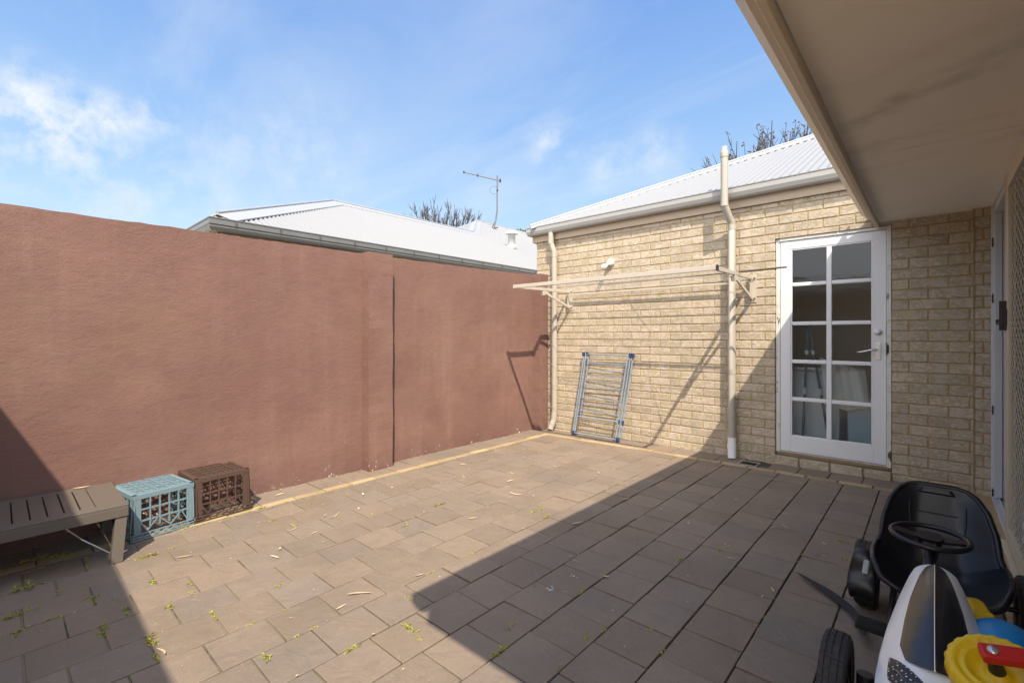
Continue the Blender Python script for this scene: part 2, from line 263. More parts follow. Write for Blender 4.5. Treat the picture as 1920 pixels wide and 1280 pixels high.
# ------------------------------------------------------------------ mesh helpers
class MB:
    def __init__(s): s.v = []; s.f = []; s.sm = []
    def add(s, vs, fs, smooth=False):
        o = len(s.v); s.v += [tuple(v) for v in vs]
        for f in fs: s.f.append([i+o for i in f]); s.sm.append(smooth)
        return s
    def box(s, x0, y0, z0, x1, y1, z1):
        vs = [(x, y, z) for x in (x0, x1) for y in (y0, y1) for z in (z0, z1)]
        return s.add(vs, [(0, 1, 3, 2), (4, 6, 7, 5), (0, 4, 5, 1), (2, 3, 7, 6), (0, 2, 6, 4), (1, 5, 7, 3)])
    def bar(s, a, b, w, h, up=(0, 0, 1)):
        a, b = Vector(a), Vector(b); d = (b-a).normalized(); x = d.cross(Vector(up))
        if x.length < 1e-4: x = d.cross(Vector((1, 0, 0)))
        x.normalize(); u = x.cross(d).normalized()
        vs = [p+x*(w/2*i)+u*(h/2*j) for p in (a, b) for i in (-1, 1) for j in (-1, 1)]
        return s.add(vs, [(0, 1, 3, 2), (4, 6, 7, 5), (0, 4, 5, 1), (2, 3, 7, 6), (0, 2, 6, 4), (1, 5, 7, 3)])
    def tube(s, pts, r, n=10, cap=True):
        pts = [Vector(p) for p in pts]; rs = r if isinstance(r, (list, tuple)) else [r]*len(pts)
        if n >= 8:                       # rings close to each bend keep the long runs evenly shaded
            P2, R2 = [pts[0]], [rs[0]]
            for i in range(len(pts)-1):
                ln = (pts[i+1]-pts[i]).length; e = min(rs[i], rs[i+1])*.35
                if ln > e*6:
                    for t in (e/ln, 1-e/ln): P2.append(pts[i].lerp(pts[i+1], t)); R2.append(rs[i]+(rs[i+1]-rs[i])*t)
                P2.append(pts[i+1]); R2.append(rs[i+1])
            pts, rs = P2, R2
        o = len(s.v); ref = None
        for i, p in enumerate(pts):
            d = (pts[min(i+1, len(pts)-1)]-pts[max(i-1, 0)]).normalized()
            if ref is None: ref = d.orthogonal().normalized()
            ref = (ref-d*ref.dot(d)).normalized(); u = d.cross(ref)
            for k in range(n):
                t = 2*math.pi*k/n; s.v.append(tuple(p+(ref*math.cos(t)+u*math.sin(t))*rs[i]))
        for i in range(len(pts)-1):
            for k in range(n):
                s.f.append([o+i*n+k, o+i*n+(k+1) % n, o+(i+1)*n+(k+1) % n, o+(i+1)*n+k]); s.sm.append(True)
        if cap:
            e = o+(len(pts)-1)*n
            for b_ in (o, e):
                c_ = len(s.v); s.v += s.v[b_:b_+n]; s.f.append([c_+k for k in range(n)][::(-1 if b_ == o else 1)]); s.sm.append(False)
        return s
    def lathe(s, prof, n, c=(0, 0, 0), axis=(0, 0, 1), smooth=True, fn=None):
        ax = Vector(axis).normalized(); u = ax.orthogonal().normalized(); w = ax.cross(u); c = Vector(c); o = len(s.v); m = len(prof)
        for k in range(n):
            t = 2*math.pi*k/n
            for j, (r, h) in enumerate(prof):
                if fn: r = fn(k, j, r)
                s.v.append(tuple(c+ax*h+(u*math.cos(t)+w*math.sin(t))*r))
        for k in range(n):
            for j in range(m-1):
                s.f.append([o+k*m+j, o+((k+1) % n)*m+j, o+((k+1) % n)*m+j+1, o+k*m+j+1]); s.sm.append(smooth)
        return s
    def prism(s, poly, d, mapf):
        """poly: list of 2D points; extruded from 0 to d; mapf(u, v, w) -> xyz"""
        n = len(poly); vs = [mapf(u, v, 0) for u, v in poly]+[mapf(u, v, d) for u, v in poly]
        return s.add(vs, [list(range(n))[::-1], list(range(n, 2*n))]+[[i, (i+1) % n, n+(i+1) % n, n+i] for i in range(n)])
    def grid(s, fn, nu, nv, smooth=True, close=False):
        o = len(s.v)
        for i in range(nu+1):
            for j in range(nv+1): s.v.append(tuple(fn(i/nu, j/nv)))
        for i in range(nu):
            for j in range(nv):
                a_ = o+i*(nv+1)+j; s.f.append([a_, a_+nv+1, a_+nv+2, a_+1]); s.sm.append(smooth)
        return s
    def build(s, name, mat, parent=None, bevel=0, seg=2, fix=True, solid=0, sub=0, org=None):
        me = bpy.data.meshes.new(name)
        v = s.v
        if org is not None: v = [(a-org[0], b-org[1], c-org[2]) for a, b, c in v]
        me.from_pydata(v, [], s.f); me.polygons.foreach_set('use_smooth', s.sm); me.materials.append(mat)
        if fix:
            bm = bmesh.new(); bm.from_mesh(me); bmesh.ops.recalc_face_normals(bm, faces=bm.faces); bm.to_mesh(me); bm.free()
        me.update(); o = bpy.data.objects.new(name, me); C.objects.link(o)
        if org is not None: o.location = org
        if parent is not None: o.parent = parent
        if solid: m = o.modifiers.new('thickness', 'SOLIDIFY'); m.thickness = solid; m.offset = 0
        if sub: m = o.modifiers.new('smooth', 'SUBSURF'); m.levels = sub; m.render_levels = sub
        if bevel:
            m = o.modifiers.new('bevel', 'BEVEL'); m.width = bevel; m.segments = seg; m.limit_method = 'ANGLE'; m.angle_limit = R(50)
        return o
def thing(name, label, cat, loc=(0, 0, 0), group=None, rz=0):
    o = bpy.data.objects.new(name, None); C.objects.link(o); o.location = loc; o.rotation_euler = (0, 0, rz); o.empty_display_size = .1
    return tag(o, label, cat, group)
def tag(o, label, cat, group=None):
    o['label'] = label; o['category'] = cat
    if group: o['group'] = group
    return o
def kind(o, k='structure', label=None):
    o['kind'] = k
    if label: o['label'] = label
    return o
gz = lambda X: .013*(min(max(X, -6), 3)+4)

# ================================================================== SETTING: ground and paving
mb = MB(); n = 10
mb.add([(-400, -400, -.25), (400, -400, -.25), (400, 400, -.25), (-400, 400, -.25)], [(0, 1, 2, 3)])
kind(mb.build('ground', M['soil'], fix=False))
BY = 5.06                    # face of the brick building
WX = -4.01                   # face of the maroon wall
mb = MB(); mb.grid(lambda u, v: (WX-.06+u*5.3, -1.6+v*(BY+1.66), gz(WX-.06+u*5.3)-.0060-.008*min(1, max(0, (WX-.06+u*5.3+2.3)/1.0))), 60, 2, False)
kind(mb.build('joint_bed', M['sand'], fix=False))
def slab(mb, x0, y0, x1, y1, j=.0016, tilt=.005, t=.04):
    z = [gz(x)+random.uniform(-j, j)+0 for x in (x0, x1)]; dz = random.uniform(-j, j)*1.3; k = [random.uniform(-tilt, tilt)*.4 for _ in range(4)]
    g_ = lambda: random.uniform(-.0008, .0008)
    vs = [(x0+g_(), y0+g_(), z[0]+dz+k[0]), (x1+g_(), y0+g_(), z[1]+dz+k[1]), (x1+g_(), y1+g_(), z[1]+dz+k[2]), (x0+g_(), y1+g_(), z[0]+dz+k[3])]
    vs += [(a_, b_, c_-t) for a_, b_, c_ in vs]
    mb.add(vs, [(0, 1, 2, 3), (7, 6, 5, 4), (0, 4, 5, 1), (1, 5, 6, 2), (2, 6, 7, 3), (3, 7, 4, 0)])
P = .235; G = .0048
pav = MB()
FX0, FX1, FY0, FY1 = -3.645, .232, -1.55, 4.702
k = -8
X0 = -1.25-20*P
row = 0
while X0 < FX1:
    a0, a1 = max(X0, FX0), min(X0+P, FX1)
    if a1-a0 > .03:
        gap = G if a0 < -2 else G*1.35
        off = (.212-.235*12) + (0 if row % 2 else P/2) + random.uniform(-.018, .018) - .02
        y = off
        while y < FY1:
            b0, b1 = max(y, FY0), min(y+P, FY1)
            if b1-b0 > .025: cg = random.uniform(.0022, .0042); slab(pav, a0+gap/2, b0+cg, a1-gap/2, b1-cg)
            y += P
    X0 += P; row += 1
# strip of cut pavers between border and walls
y = -1.5
while y < BY:
    slab(pav, WX-.05, y+.003, -3.735, min(y+P*1.0, BY)-.003); y += P
x = -3.725
while x < .232:
    x1 = min(x+P, .232)
    if x1-x > .03:
        if not (-1.40 < (x+x1)/2 < -1.24): slab(pav, x+.003, 4.792, x1-.003, BY+.04)
    x += P
kind(pav.build('paving', M['paver'], bevel=.0035, seg=2))
bd = MB(); y = -1.5
while y < 4.78:
    slab(bd, -3.728, y+.0045, -3.652, min(y+.235, 4.782)-.0045); y += .235
x = -3.645
while x < .225:
    slab(bd, x+.0045, 4.709, min(x+.235, .23)-.0045, 4.785); x += .235
kind(bd.build('brick_border', M['border'], bevel=.003))

# ================================================================== maroon rendered boundary wall
def walltop(Y):
    pts = [(-6, 2.03), (0, 2.037), (1.4, 2.043), (2.6, 2.052), (3.6, 2.065), (4.86, 2.09), (6, 2.1)]
    for (a_, b_), (c_, d_) in zip(pts, pts[1:]):
        if Y <= c_: return b_+(d_-b_)*(Y-a_)/(c_-a_)
    return 2.1
rw = thing('rendered_wall', 'tall maroon rendered boundary wall along the left of the courtyard', 'wall', (WX, 2, 0))
def lump(y, z): return .0022*math.sin(y*3.1+z*2.3)+.0018*math.sin(y*7.7-z*5.1)
mb = MB(); ny, nz = 150, 12; Ya, Yb = -3.2, 5.05
jit = [random.uniform(-.004, .003) for _ in range(ny+1)]
def fw(u, v):
    Y = Ya+(Yb-Ya)*u; zt = walltop(Y)+jit[round(u*ny)]; Z = -.08+(zt+.08)*v
    return (WX+lump(Y, Z)+(-.004 if v > .999 else 0), Y, Z)
mb.grid(fw, ny, nz)
mb.grid(lambda u, v: (WX+lump(Ya+(Yb-Ya)*u, 2)-.004-v*.15, Ya+(Yb-Ya)*u, walltop(Ya+(Yb-Ya)*u)+jit[round(u*ny)]+.0), ny, 1, False)
mb.grid(lambda u, v: (WX-.154, Ya+(Yb-Ya)*u, walltop(Ya+(Yb-Ya)*u)*(1-v)-.08*v), 20, 1, False)
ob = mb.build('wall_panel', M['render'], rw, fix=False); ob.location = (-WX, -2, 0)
for (ya, yb, xf, zt) in ((2.315, 2.575, -3.888, 2.052), (4.86, 5.035, -3.888, 2.098)):
    mb = MB()
    ns = 24
    for i in range(ns):
        za, zb = -.08+(zt+.08)*i/ns, -.08+(zt+.08)*(i+1)/ns
        w = lambda z_, s_: .0018*math.sin(z_*9+s_)+.0012*math.sin(z_*23+s_)
        vs = []
        for z_ in (za, zb): vs += [(WX-.01, ya+w(z_, 1), z_), (xf+w(z_, 2), ya+w(z_, 1), z_), (xf+w(z_, 3), yb+w(z_, 4), z_), (WX-.01, yb+w(z_, 4), z_)]
        mb.add(vs, [(0, 1, 5, 4), (1, 2, 6, 5), (2, 3, 7, 6)]+([(4, 5, 6, 7)] if i == ns-1 else []))
    ob = mb.build('pilaster', M['render'], rw, fix=False); ob.location = (-WX, -2, 0)

# ================================================================== cream brick building at the back
bb = thing('brick_building', 'low cream brick building with white metal roof closing the courtyard', 'building', (-2, BY, 0))
def child(o): o.location = (-bb.location[0], -bb.location[1], 0); return o
def courses(mb, x0, x1, z0, z1, y0, holes=(), phase=0, depth=.05, jx=-.022, half=.007):
    k = math.floor((z0-.1895)/.086)
    while .1895+k*.086 < z1:
        za = .1895+k*.086; a0_, b_ = max(za+.005, z0), min(za+.081, z1); a_ = a0_
        if b_-a_ > .012:
            x = jx-.24*40+(0 if k % 2 == 0 else .12)
            while x < x1:
                p, q_ = max(x+.005, x0), min(x+.235, x1); a_ = a0_
                segs = [(p, q_)]
                for (hx0, hx1, hz0, hz1) in holes:
                    if a_ < hz1-.004 and b_ > hz0+.02:
                        ns_ = []
                        for (s0, s1) in segs:
                            if s1 <= hx0 or s0 >= hx1: ns_.append((s0, s1)); continue
                            if s0 < hx0: ns_.append((s0, hx0))
                            if s1 > hx1: ns_.append((hx1, s1))
                        segs = ns_
                cut = [(hx0, hx1, hz1) for (hx0, hx1, hz0, hz1) in holes if a_ < hz1-.004 < b_ and p < hx1 and q_ > hx0]
                segs = [(s0, s1, a_) for (s0, s1) in segs]
                for (hx0, hx1, hz1) in cut:
                    if b_-hz1 > .012: segs.append((max(p, hx0), min(q_, hx1), hz1))
                for (s0, s1, a_) in segs:
                    if s1-s0 > .022:
                        d = random.uniform(-.0016, .0016); e = lambda: random.uniform(-.0011, .0011)
                        vs = []
                        for yy in (y0+d, y0+depth):
                            vs += [(s0+e(), yy, a_+e()), (s1+e(), yy, a_+e()), (s1+e(), yy, b_+e()), (s0+e(), yy, b_+e())]
                        mb.add(vs, [(0, 1, 2, 3), (4, 7, 6, 5), (0, 4, 5, 1), (1, 5, 6, 2), (2, 6, 7, 3), (3, 7, 4, 0)])
                x += .24
        k += 1
DX0, DX1, DZ0, DZ1 = -1.133, -.254, .118, 2.205
mb = MB(); courses(mb, -4.11, .262, -.05, 2.56, BY, [(DX0, DX1, DZ0, DZ1)])
wall = child(mb.build('brick_wall', M['brick'], bb, bevel=.0035, seg=1))
mb = MB(); F_ = BY+.0055
for (x0, x1, z0, z1) in ((-4.105, DX0-.004, -.08, 2.58), (DX1+.004, .262, -.08, 2.58), (DX0-.004, DX1+.004, DZ1+.004, 2.58), (DX0-.004, DX1+.004, -.08, DZ0-.006)):
    mb.box(x0, F_, z0, x1, BY+.11, z1)
o_ = child(mb.build('mortar', M['mortar'], wall)); o_.location = (0, 0, 0); 
mb = MB(); mb.box(.2325, 4.988, .03, .2385, BY-.001, 2.235); child(mb.build('expansion_joint', M['border'], bb))
# side and back walls of the building
mb = MB(); mb.box(-4.11, BY+.112, -.1, -4.0, 11, 2.56); mb.box(-4.0, 10.9, -.1, 6, 11, 2.56); mb.box(.262, BY+.4, -.1, .37, 10.9, 2.56)
child(mb.build('side_wall', M['brickwork'], bb))
# projecting brick sill under the door
mb = MB(); x = -1.16
while x < DX1-.02:
    x1 = min(x+.232, DX1+.0); z1 = .118; mb.box(x+.004, BY-.03, .02, x1-.004, BY+.005, z1+random.uniform(-.001, .001)); x += .24
child(mb.build('door_sill', M['brick'], bb, bevel=.005))
mb = MB(); mb.box(DX0+.005, BY+.02, .118, DX1-.004, BY+.12, .15)
child(mb.build('timber_threshold', M['timber'], bb, bevel=.004))
# ---- eave of this building: fascia band, gutter, roof
mb = MB(); mb.box(-4.135, 5.034, 2.562, .24, 5.056, 2.70); mb.box(-4.160, 5.034, 2.562, -4.137, 9, 2.70)
child(mb.build('fascia', M['fascia'], bb, bevel=.002))
mb = MB(); mb.box(-4.11, 5.058, 2.562, .24, 5.3, 2.576)
child(mb.build('eave_soffit', M['fascia'], bb))
# quad gutter with rolled lip, mitred at the corner
prof = [(0, .112), (.012, .118), (.014, .108), (.006, .100), (.004, .055), (.016, .018), (.030, .002), (.085, 0), (.087, .11), (.084, .11), (.082, .004), (.032, .006), (.020, .022), (.008, .055), (.009, .104), (.002, .104)]
mb = MB()
def gut(mb, path, prof, zb, out):
    """path: list of (x,y) outer points; out: inward direction per point (already mitred)"""
    n = len(prof)
    rows = [[(px+ix*p, py+iy*p, zb+h) for (p, h) in prof] for (px, py), (ix, iy) in zip(path, out)]
    for r_ in range(len(rows)-1):
        mb.add(rows[r_]+rows[r_+1], [[i, (i+1) % n, n+(i+1) % n, n+i] for i in range(n)])
    mb.add(rows[0], [list(range(n))]); mb.add(rows[-1], [list(range(n))[::-1]])
GY = 4.945
gut(mb, [(-.42, GY), (-4.215, GY), (-4.215, 9.5)], prof, 2.647, [(0, 1), (1, 1), (1, 0)])
child(mb.build('gutter', M['gutter_grey'], bb, fix=True))
T = math.tan(R(25))
def corr(mb, x0, x1, zf, ylo, yhi_f, pitch=.076, amp=.0085, axis='x'):
    """corrugated sheet: u runs across, sheet rises with distance from the eave"""
    n_ = max(2, int((x1-x0)/(pitch/8))); ring = []
    for i in range(n_+1):
        x = x0+(x1-x0)*i/n_; a_ = amp*math.cos(2*math.pi*x/pitch); yh = yhi_f(x)
        for y_ in (ylo, yh):
            z_ = zf(y_)+a_
            ring.append((x, y_, z_) if axis == 'x' else (-y_, x, z_))
    mb.add(ring, [[2*i, 2*i+2, 2*i+3, 2*i+1] for i in range(n_)], True)
ZR = 2.765
RY0 = 4.975
zf = lambda y_: ZR+(y_-RY0)*T
mb = MB(); XE = -4.19
corr(mb, XE+.03, 5.0, zf, RY0, lambda x: RY0+min(x-XE, 4.6))
# western hip face
mb2 = MB(); corr(mb2, RY0, 14.0, lambda d: ZR+(d-4.19)*T, 4.19, lambda y_: 4.19-min(y_-RY0, 4.6)+.0001, axis='y')
rf = child(mb.build('roof', M['roof'], bb, fix=False))
o_ = MB(); o_.add([(XE, RY0, ZR), (XE, 14, ZR), (XE+4.6, RY0+4.6, ZR+4.6*T), (XE+4.6, 14, ZR+4.6*T)], [(0, 2, 3, 1)])
o2 = child(o_.build('roof_hip_face', M['roof'], bb, fix=False))
o_ = MB(); o_.add([(XE+4.6, RY0+4.6, ZR+4.6*T), (5, RY0+4.6, ZR+4.6*T), (5, 14, ZR), (XE+4.6, 14, ZR)], [(0, 1, 2, 3)]); o2 = child(o_.build('roof_back_face', M['roof'], bb, fix=False))
def capping(mb, a, b, n1_, n2_, w=.15, t=.022, w1=None):
    a, b = Vector(a), Vector(b); d = (b-a).normalized(); u = Vector((0, 0, 1)); 
    s1 = (Vector(n1_)).normalized(); s2 = (Vector(n2_)).normalized()
    for sv in (s1*(w1/w if w1 else 1), s2):
        vs = [a+u*t, b+u*t, b+u*t*.4+sv*w, a+u*t*.4+sv*w, a+u*(t-.012), b+u*(t-.012), b+u*(t*.4-.012)+sv*w, a+u*(t*.4-.012)+sv*w]
        mb.add(vs, [(0, 1, 2, 3), (4, 7, 6, 5), (2, 6, 7, 3), (0, 3, 7, 4), (1, 5, 6, 2)])
    mb.tube([a+u*(t+.006), b+u*(t+.006)], .017, 8)
mb = MB(); h0 = (XE+.02, RY0+.02, ZR+.012); h1 = (XE+4.6, RY0+4.6, ZR+4.6*T+.012)
capping(mb, h0, h1, (1, -1, -T), (-1, 1, -T)); capping(mb, h1, (5, RY0+4.6, ZR+4.6*T+.012), (0, -1, -T), (0, 1, -T))
o_ = child(mb.build('ridge_cap', M['cap'], rf, fix=True)); o_.location = (0, 0, 0)
# ---- downpipe at the left end
def pipe(parent, pts, r, cols, name='downpipe', foot=None, mat='pvc'):
    mb = MB(); mb.tube(pts, r, 18)
    for (p, q_) in cols: mb.tube([p, q_], r*1.06, 18)
    o = child(mb.build(name, M[mat], parent)); return o
dp = pipe(bb, [(-3.80, 4.985, 2.655), (-3.80, 4.985, 2.52), (-3.795, 4.99, 2.49), (-3.765, 5.005, 2.40), (-3.76, 5.01, 2.37), (-3.76, 5.01, .22)], .037, [((-3.80, 4.985, 2.50), (-3.80, 4.985, 2.56)), ((-3.76, 5.01, .60), (-3.76, 5.01, .66)), ((-3.76, 5.01, 2.32), (-3.76, 5.01, 2.38))])
mb = MB(); mb.tube([(-3.76, 5.01, .24), (-3.765, 5.0, .14), (-3.79, 4.96, .02)], .041, 18); o_ = child(mb.build('pipe_shoe', M['pvc'], dp)); o_.location = (0, 0, 0)
# ---- vent stack in front of the gutter
VX = -1.505
sp = pipe(bb, [(-1.543, 4.875, 3.08), (-1.543, 4.875, 2.60), (-1.540, 4.88, 2.565), (-1.510, 4.97, 2.415), (VX, 4.99, 2.375), (VX, 4.99, .21)], .0345,
          [((-1.543, 4.875, 2.56), (-1.543, 4.875, 2.63)), ((-1.513, 4.965, 2.44), (-1.507, 4.985, 2.395)), ((VX, 4.99, 1.86), (VX, 4.99, 1.90)), ((VX, 4.99, 2.34), (VX, 4.99, 2.385)), ((VX, 4.99, .88), (VX, 4.99, .93))], 'vent_stack')
mb = MB(); mb.lathe([(.038, 0), (.039, .035), (.036, .06), (.026, .07), (.026, .105), (.001, .107)], 16, (-1.543, 4.875, 3.05))
o_ = child(mb.build('vent_cowl', M['pvc'], sp)); o_.location = (0, 0, 0)
mb = MB(); mb.tube([(VX, 4.99, .24), (VX, 4.985, .16), (VX+.01, 4.955, .035)], .040, 18); mb.tube([(VX, 4.985, .17), (VX, 4.98, .13)], .044, 18); o_ = child(mb.build('pipe_shoe', M['pvc_white'], sp)); o_.location = (0, 0, 0)
# ---- the glazed door
dr = bpy.data.objects.new('glazed_door', None); C.objects.link(dr); dr.parent = bb; dr.location = (-bb.location[0]+0, -bb.location[1], 0)
LX0, LX1, LZ0, LZ1 = -1.09, -.292, .166, 2.172; DY = 5.098
def dchild(o): return o
mb = MB()
mb.box(DX0+.004, BY+.022, .15, LX0-.004, BY+.115, DZ1-.004); mb.box(LX1+.004, BY-.003, .15, DX1-.002, BY+.115, DZ1-.004); mb.box(LX0-.004, BY+.010, LZ1+.004, LX1+.004, BY+.115, DZ1-.004)
mb.box(LX0-.004, BY+.030, .15, LX1+.004, BY+.055, .160)
mb.build('door_frame', M['jamb'], dr, bevel=.003)
GX0, GX1, GXm = -.992, -.393, (-.719-.678)/2
zs = [.325, .668, 1.025, 1.385, 1.755, 2.08]          # bottoms/tops of the glass area with glazing bars between
mb = MB(); y0, y1 = DY-.018, DY+.020
mb.box(LX0, y0, LZ0, GX0-.014, y1, LZ1); mb.box(GX1+.014, y0, LZ0, LX1, y1, LZ1)
mb.box(GX0-.0138, y0+.0006, LZ0, GX1+.0138, y1-.0006, zs[0]-.014); mb.box(GX0-.0138, y0+.0006, zs[-1]+.014, GX1+.0138, y1-.0006, LZ1)
leaf = mb.build('door_leaf', M['door'], dr, bevel=.0025)
mb = MB(); g_ = .014
mb.box(GX0-g_, y0+.004, zs[0]-g_, GX0, y1-.004, zs[-1]+g_); mb.box(GX1, y0+.004, zs[0]-g_, GX1+g_, y1-.004, zs[-1]+g_)
mb.box(GX0, y0+.0045, zs[0]-g_, GX1, y1-.0045, zs[0]); mb.box(GX0, y0+.0045, zs[-1], GX1, y1-.0045, zs[-1]+g_)
mb.box(GXm-.020, y0+.003, zs[0], GXm+.020, y1-.003, zs[-1])
for z_ in zs[1:-1]: mb.box(GX0, y0+.0055, z_-.017, GXm-.020, y1-.0055, z_+.017); mb.box(GXm+.020, y0+.0055, z_-.017, GX1, y1-.0055, z_+.017)
mb.build('glazing_bars', M['door'], leaf, bevel=.005, seg=3)
for i in range(5):
    for (xa, xb) in ((GX0, GXm), (GXm, GX1)):
        mb = MB(); mb.box(xa+.001, DY-.0015, zs[i]+.001, xb-.001, DY+.0015, zs[i+1]-.001); mb.build('window_pane', M['glass'], leaf)
mb = MB(); mb.box(-.368, y0-.006, 1.06, -.326, y0, 1.21); mb.box(-.361, y0-.009, 1.075, -.333, y0-.006, 1.195)
hn = mb.build('handle_plate', M['steel'], leaf, bevel=.003)
mb = MB(); mb.tube([(-.347, y0-.005, 1.145), (-.347, y0-.045, 1.145)], .011, 12); mb.tube([(-.347, y0-.043, 1.147), (-.385, y0-.05, 1.148), (-.43, y0-.046, 1.135), (-.475, y0-.046, 1.125), (-.49, y0-.048, 1.13)], [.010, .009, .0075, .0065, .005], 12)
mb.build('door_handle', M['steel'], leaf)
mb = MB(); mb.lathe([(.001, .028), (.014, .026), (.02, .016), (.02, .008), (.030, .004), (.030, 0)], 20, (-.345, y0, 1.30), (0, -1, 0)); mb.build('door_lock', M['door'], leaf)
mb = MB(); mb.box(-.289, BY-.008, 1.10, -.283, BY+.02, 1.21); mb.box(-.283, BY-.0075, 1.12, -.272, BY-.003, 1.19); mb.build('strike_plate', M['black'], dr)
# room behind the door
mb = MB(); mb.box(-2.2, 5.2, .12, .2, 7.5, .14); mb.box(-2.2, 7.4, .14, .2, 7.5, 2.56); mb.box(.1, 5.2, .14, .2, 7.4, 2.56); mb.box(-2.3, 5.2, .14, -2.2, 7.5, .9); mb.box(-2.3, 5.2, 2.1, -2.2, 7.5, 2.56); mb.box(-2.3, 7.2, .9, -2.2, 7.5, 2.1); mb.box(-2.3, 5.2, .9, -2.2, 5.6, 2.1)
child(mb.build('inner_room', M['room'], bb))

# things standing inside, seen through the panes
def mop(x, y, lean, label, r=.011):
    t = thing('mop', label, 'mop', (x, y, .14), 'mops behind the glazed door')
    mb = MB(); mb.tube([(0, 0, .05), (lean[0], lean[1], 1.24)], r, 10); mb.build('handle', M['mop'], t)
    a_ = Vector((lean[0], lean[1], 1.19))
    for c0_, c1_ in ((.48, .53), (.8, .83)): mb = MB(); mb.tube([a_*c0_, a_*c1_], r*1.6, 10); mb.build('collar', M['white_gloss'], t)
    mb = MB(); mb.box(-.055, -.03, 0, .055, .03, .04); mb.box(-.03, -.02, .04, .03, .02, .10); mb.build('mop_head', M['mop'], t, bevel=.01)
mop(-.93, 5.20, (.05, -.02), 'dark teal mop standing upright behind the left panes of the white door')
mop(-.70, 5.20, (-.17, -.02), 'grey teal mop leaning to the left behind the panes of the white door')
w = thing('laundry_tub', 'pale blue laundry tub behind the lower right panes of the door', 'laundry tub', (-.47, 5.45, .14))
mb = MB(); mb.box(-.11, -.2, 0, .20, .2, .56); mb.box(-.12, -.21, .56, .21, .21, .585); mb.build('tub', M['tub'], w, bevel=.02, seg=3)
w = thing('laundry_trough', 'pale laundry trough cabinet behind the lower left panes of the door', 'laundry trough', (-.92, 5.56, .14))
mb = MB(); mb.box(-.30, -.24, 0, .27, .26, .78); mb.box(-.28, -.245, .05, -.004, -.241, .70); mb.box(.004, -.245, .05, .25, -.241, .70); mb.build('cabinet', M['white_gloss'], w, bevel=.006)
mb = MB(); mb.box(-.32, -.265, .78, .29, .26, .82); mb.build('basin_rim', M['steel'], w, bevel=.01)
mb = MB()
def tow(u, v): return (-.10+.34*u-.03*v*v, .014*math.sin(u*19+v*2)+.012*math.sin(u*7)+.02*v, .46*v+.012*math.sin(u*9)*(1-v)-.16*u*(1-v)*0-.10*u*v)
mb.grid(tow, 40, 14); o_ = mb.build('towel', M['towel'], solid=.012, fix=False); o_.location = (-.66, 5.20, .60); tag(o_, 'white towel hanging behind the middle right panes of the door', 'towel')

# ================================================================== main house on the right
HX = .235
hs = thing('main_house', 'main house on the right with wide beige eave and sliding security door', 'house', (HX, 2.5, 0))
def hc(o): o.location = (-HX, -2.5, 0); return o
# brick pier beside the back building
mb = MB(); courses(mb, .2395, .334, .02, 2.235, 4.990, jx=-.022+.19, depth=.06)
pr = hc(mb.build('brick_pier', M['brick'], hs, bevel=.0035, seg=1))
mb = MB(); mb.box(.2425, 4.9955, -.05, .332, 5.055, 2.235); o_ = hc(mb.build('mortar', M['mortar'], pr)); o_.location = (0, 0, 0)
mb = MB(); mb.box(HX, .2, -.1, .34, 1.9, 2.235); mb.box(.34, .2, -.1, 6, .3, 2.235)
hc(mb.build('brick_wall', M['brickwork'], hs))
# brick sill in front of the sliding door
mb = MB(); y = 4.985
while y > 1.9:
    mb.box(.2385, y-.226, .02, .3335, y, .0665+random.uniform(-.0012, .0012)); y -= .232
hc(mb.build('door_sill', M['sill'], hs, bevel=.003))
mb = MB(); mb.box(.243, 1.85, -.02, .333, 4.986, .063); hc(mb.build('sill_mortar', M['mortar'], hs))
# frame: jamb, head, sill, tracks
fr_ = MB()
fr_.box(.336, 4.935, .072, .46, 4.985, 2.232); fr_.box(.336, 1.9, 2.165, .46, 4.935, 2.232); fr_.box(.336, 1.9, .052, .47, 4.935, .076)
for xx in (.360, .395, .43): fr_.box(xx, 1.9, .076, xx+.004, 4.935, .092)
fr_.box(.326, 1.9, .055, .336, 4.985, .083); fr_.box(.326, 4.972, .083, .336, 4.985, 2.232); fr_.box(.326, 1.9, 2.215, .336, 4.972, 2.232)
f_ = hc(fr_.build('door_frame', M['white_alu'], hs, bevel=.0015))
mb = MB(); mb.box(.341, 4.87, .093, .376, 4.933, 2.163); mb.box(.345, 4.60, .093, .372, 4.68, 2.163) if 0 else None
mb.box(.381, 4.845, .093, .42, 4.90, 2.163); mb.box(.425, 4.80, .093, .45, 4.86, 2.163)
hc(mb.build('panel_stile', M['grey_alu'], hs, bevel=.002))
for z_ in (.105, .72, 1.545, 1.96):
    mb = MB(); mb.box(.330, 4.932, z_-.035, .3352, 4.958, z_+.035); mb.box(.327, 4.938, z_-.022, .331, 4.952, z_-.004); mb.box(.327, 4.938, z_+.004, .331, 4.952, z_+.022); hc(mb.build('hinge_plate', M['black'], hs, bevel=.001))
# interior of the house room
mb = MB(); mb.box(.47, 1.5, .05, 4.5, 5.4, .07); mb.box(.47, 5.3, .07, 4.5, 5.4, 2.4); mb.box(4.4, 1.5, .07, 4.5, 5.3, 2.4); mb.box(.47, 1.4, .07, 4.5, 1.5, 2.4); mb.box(.47, 1.4, 2.4, 4.5, 5.4, 2.42)
hc(mb.build('inner_room', M['room'], hs))
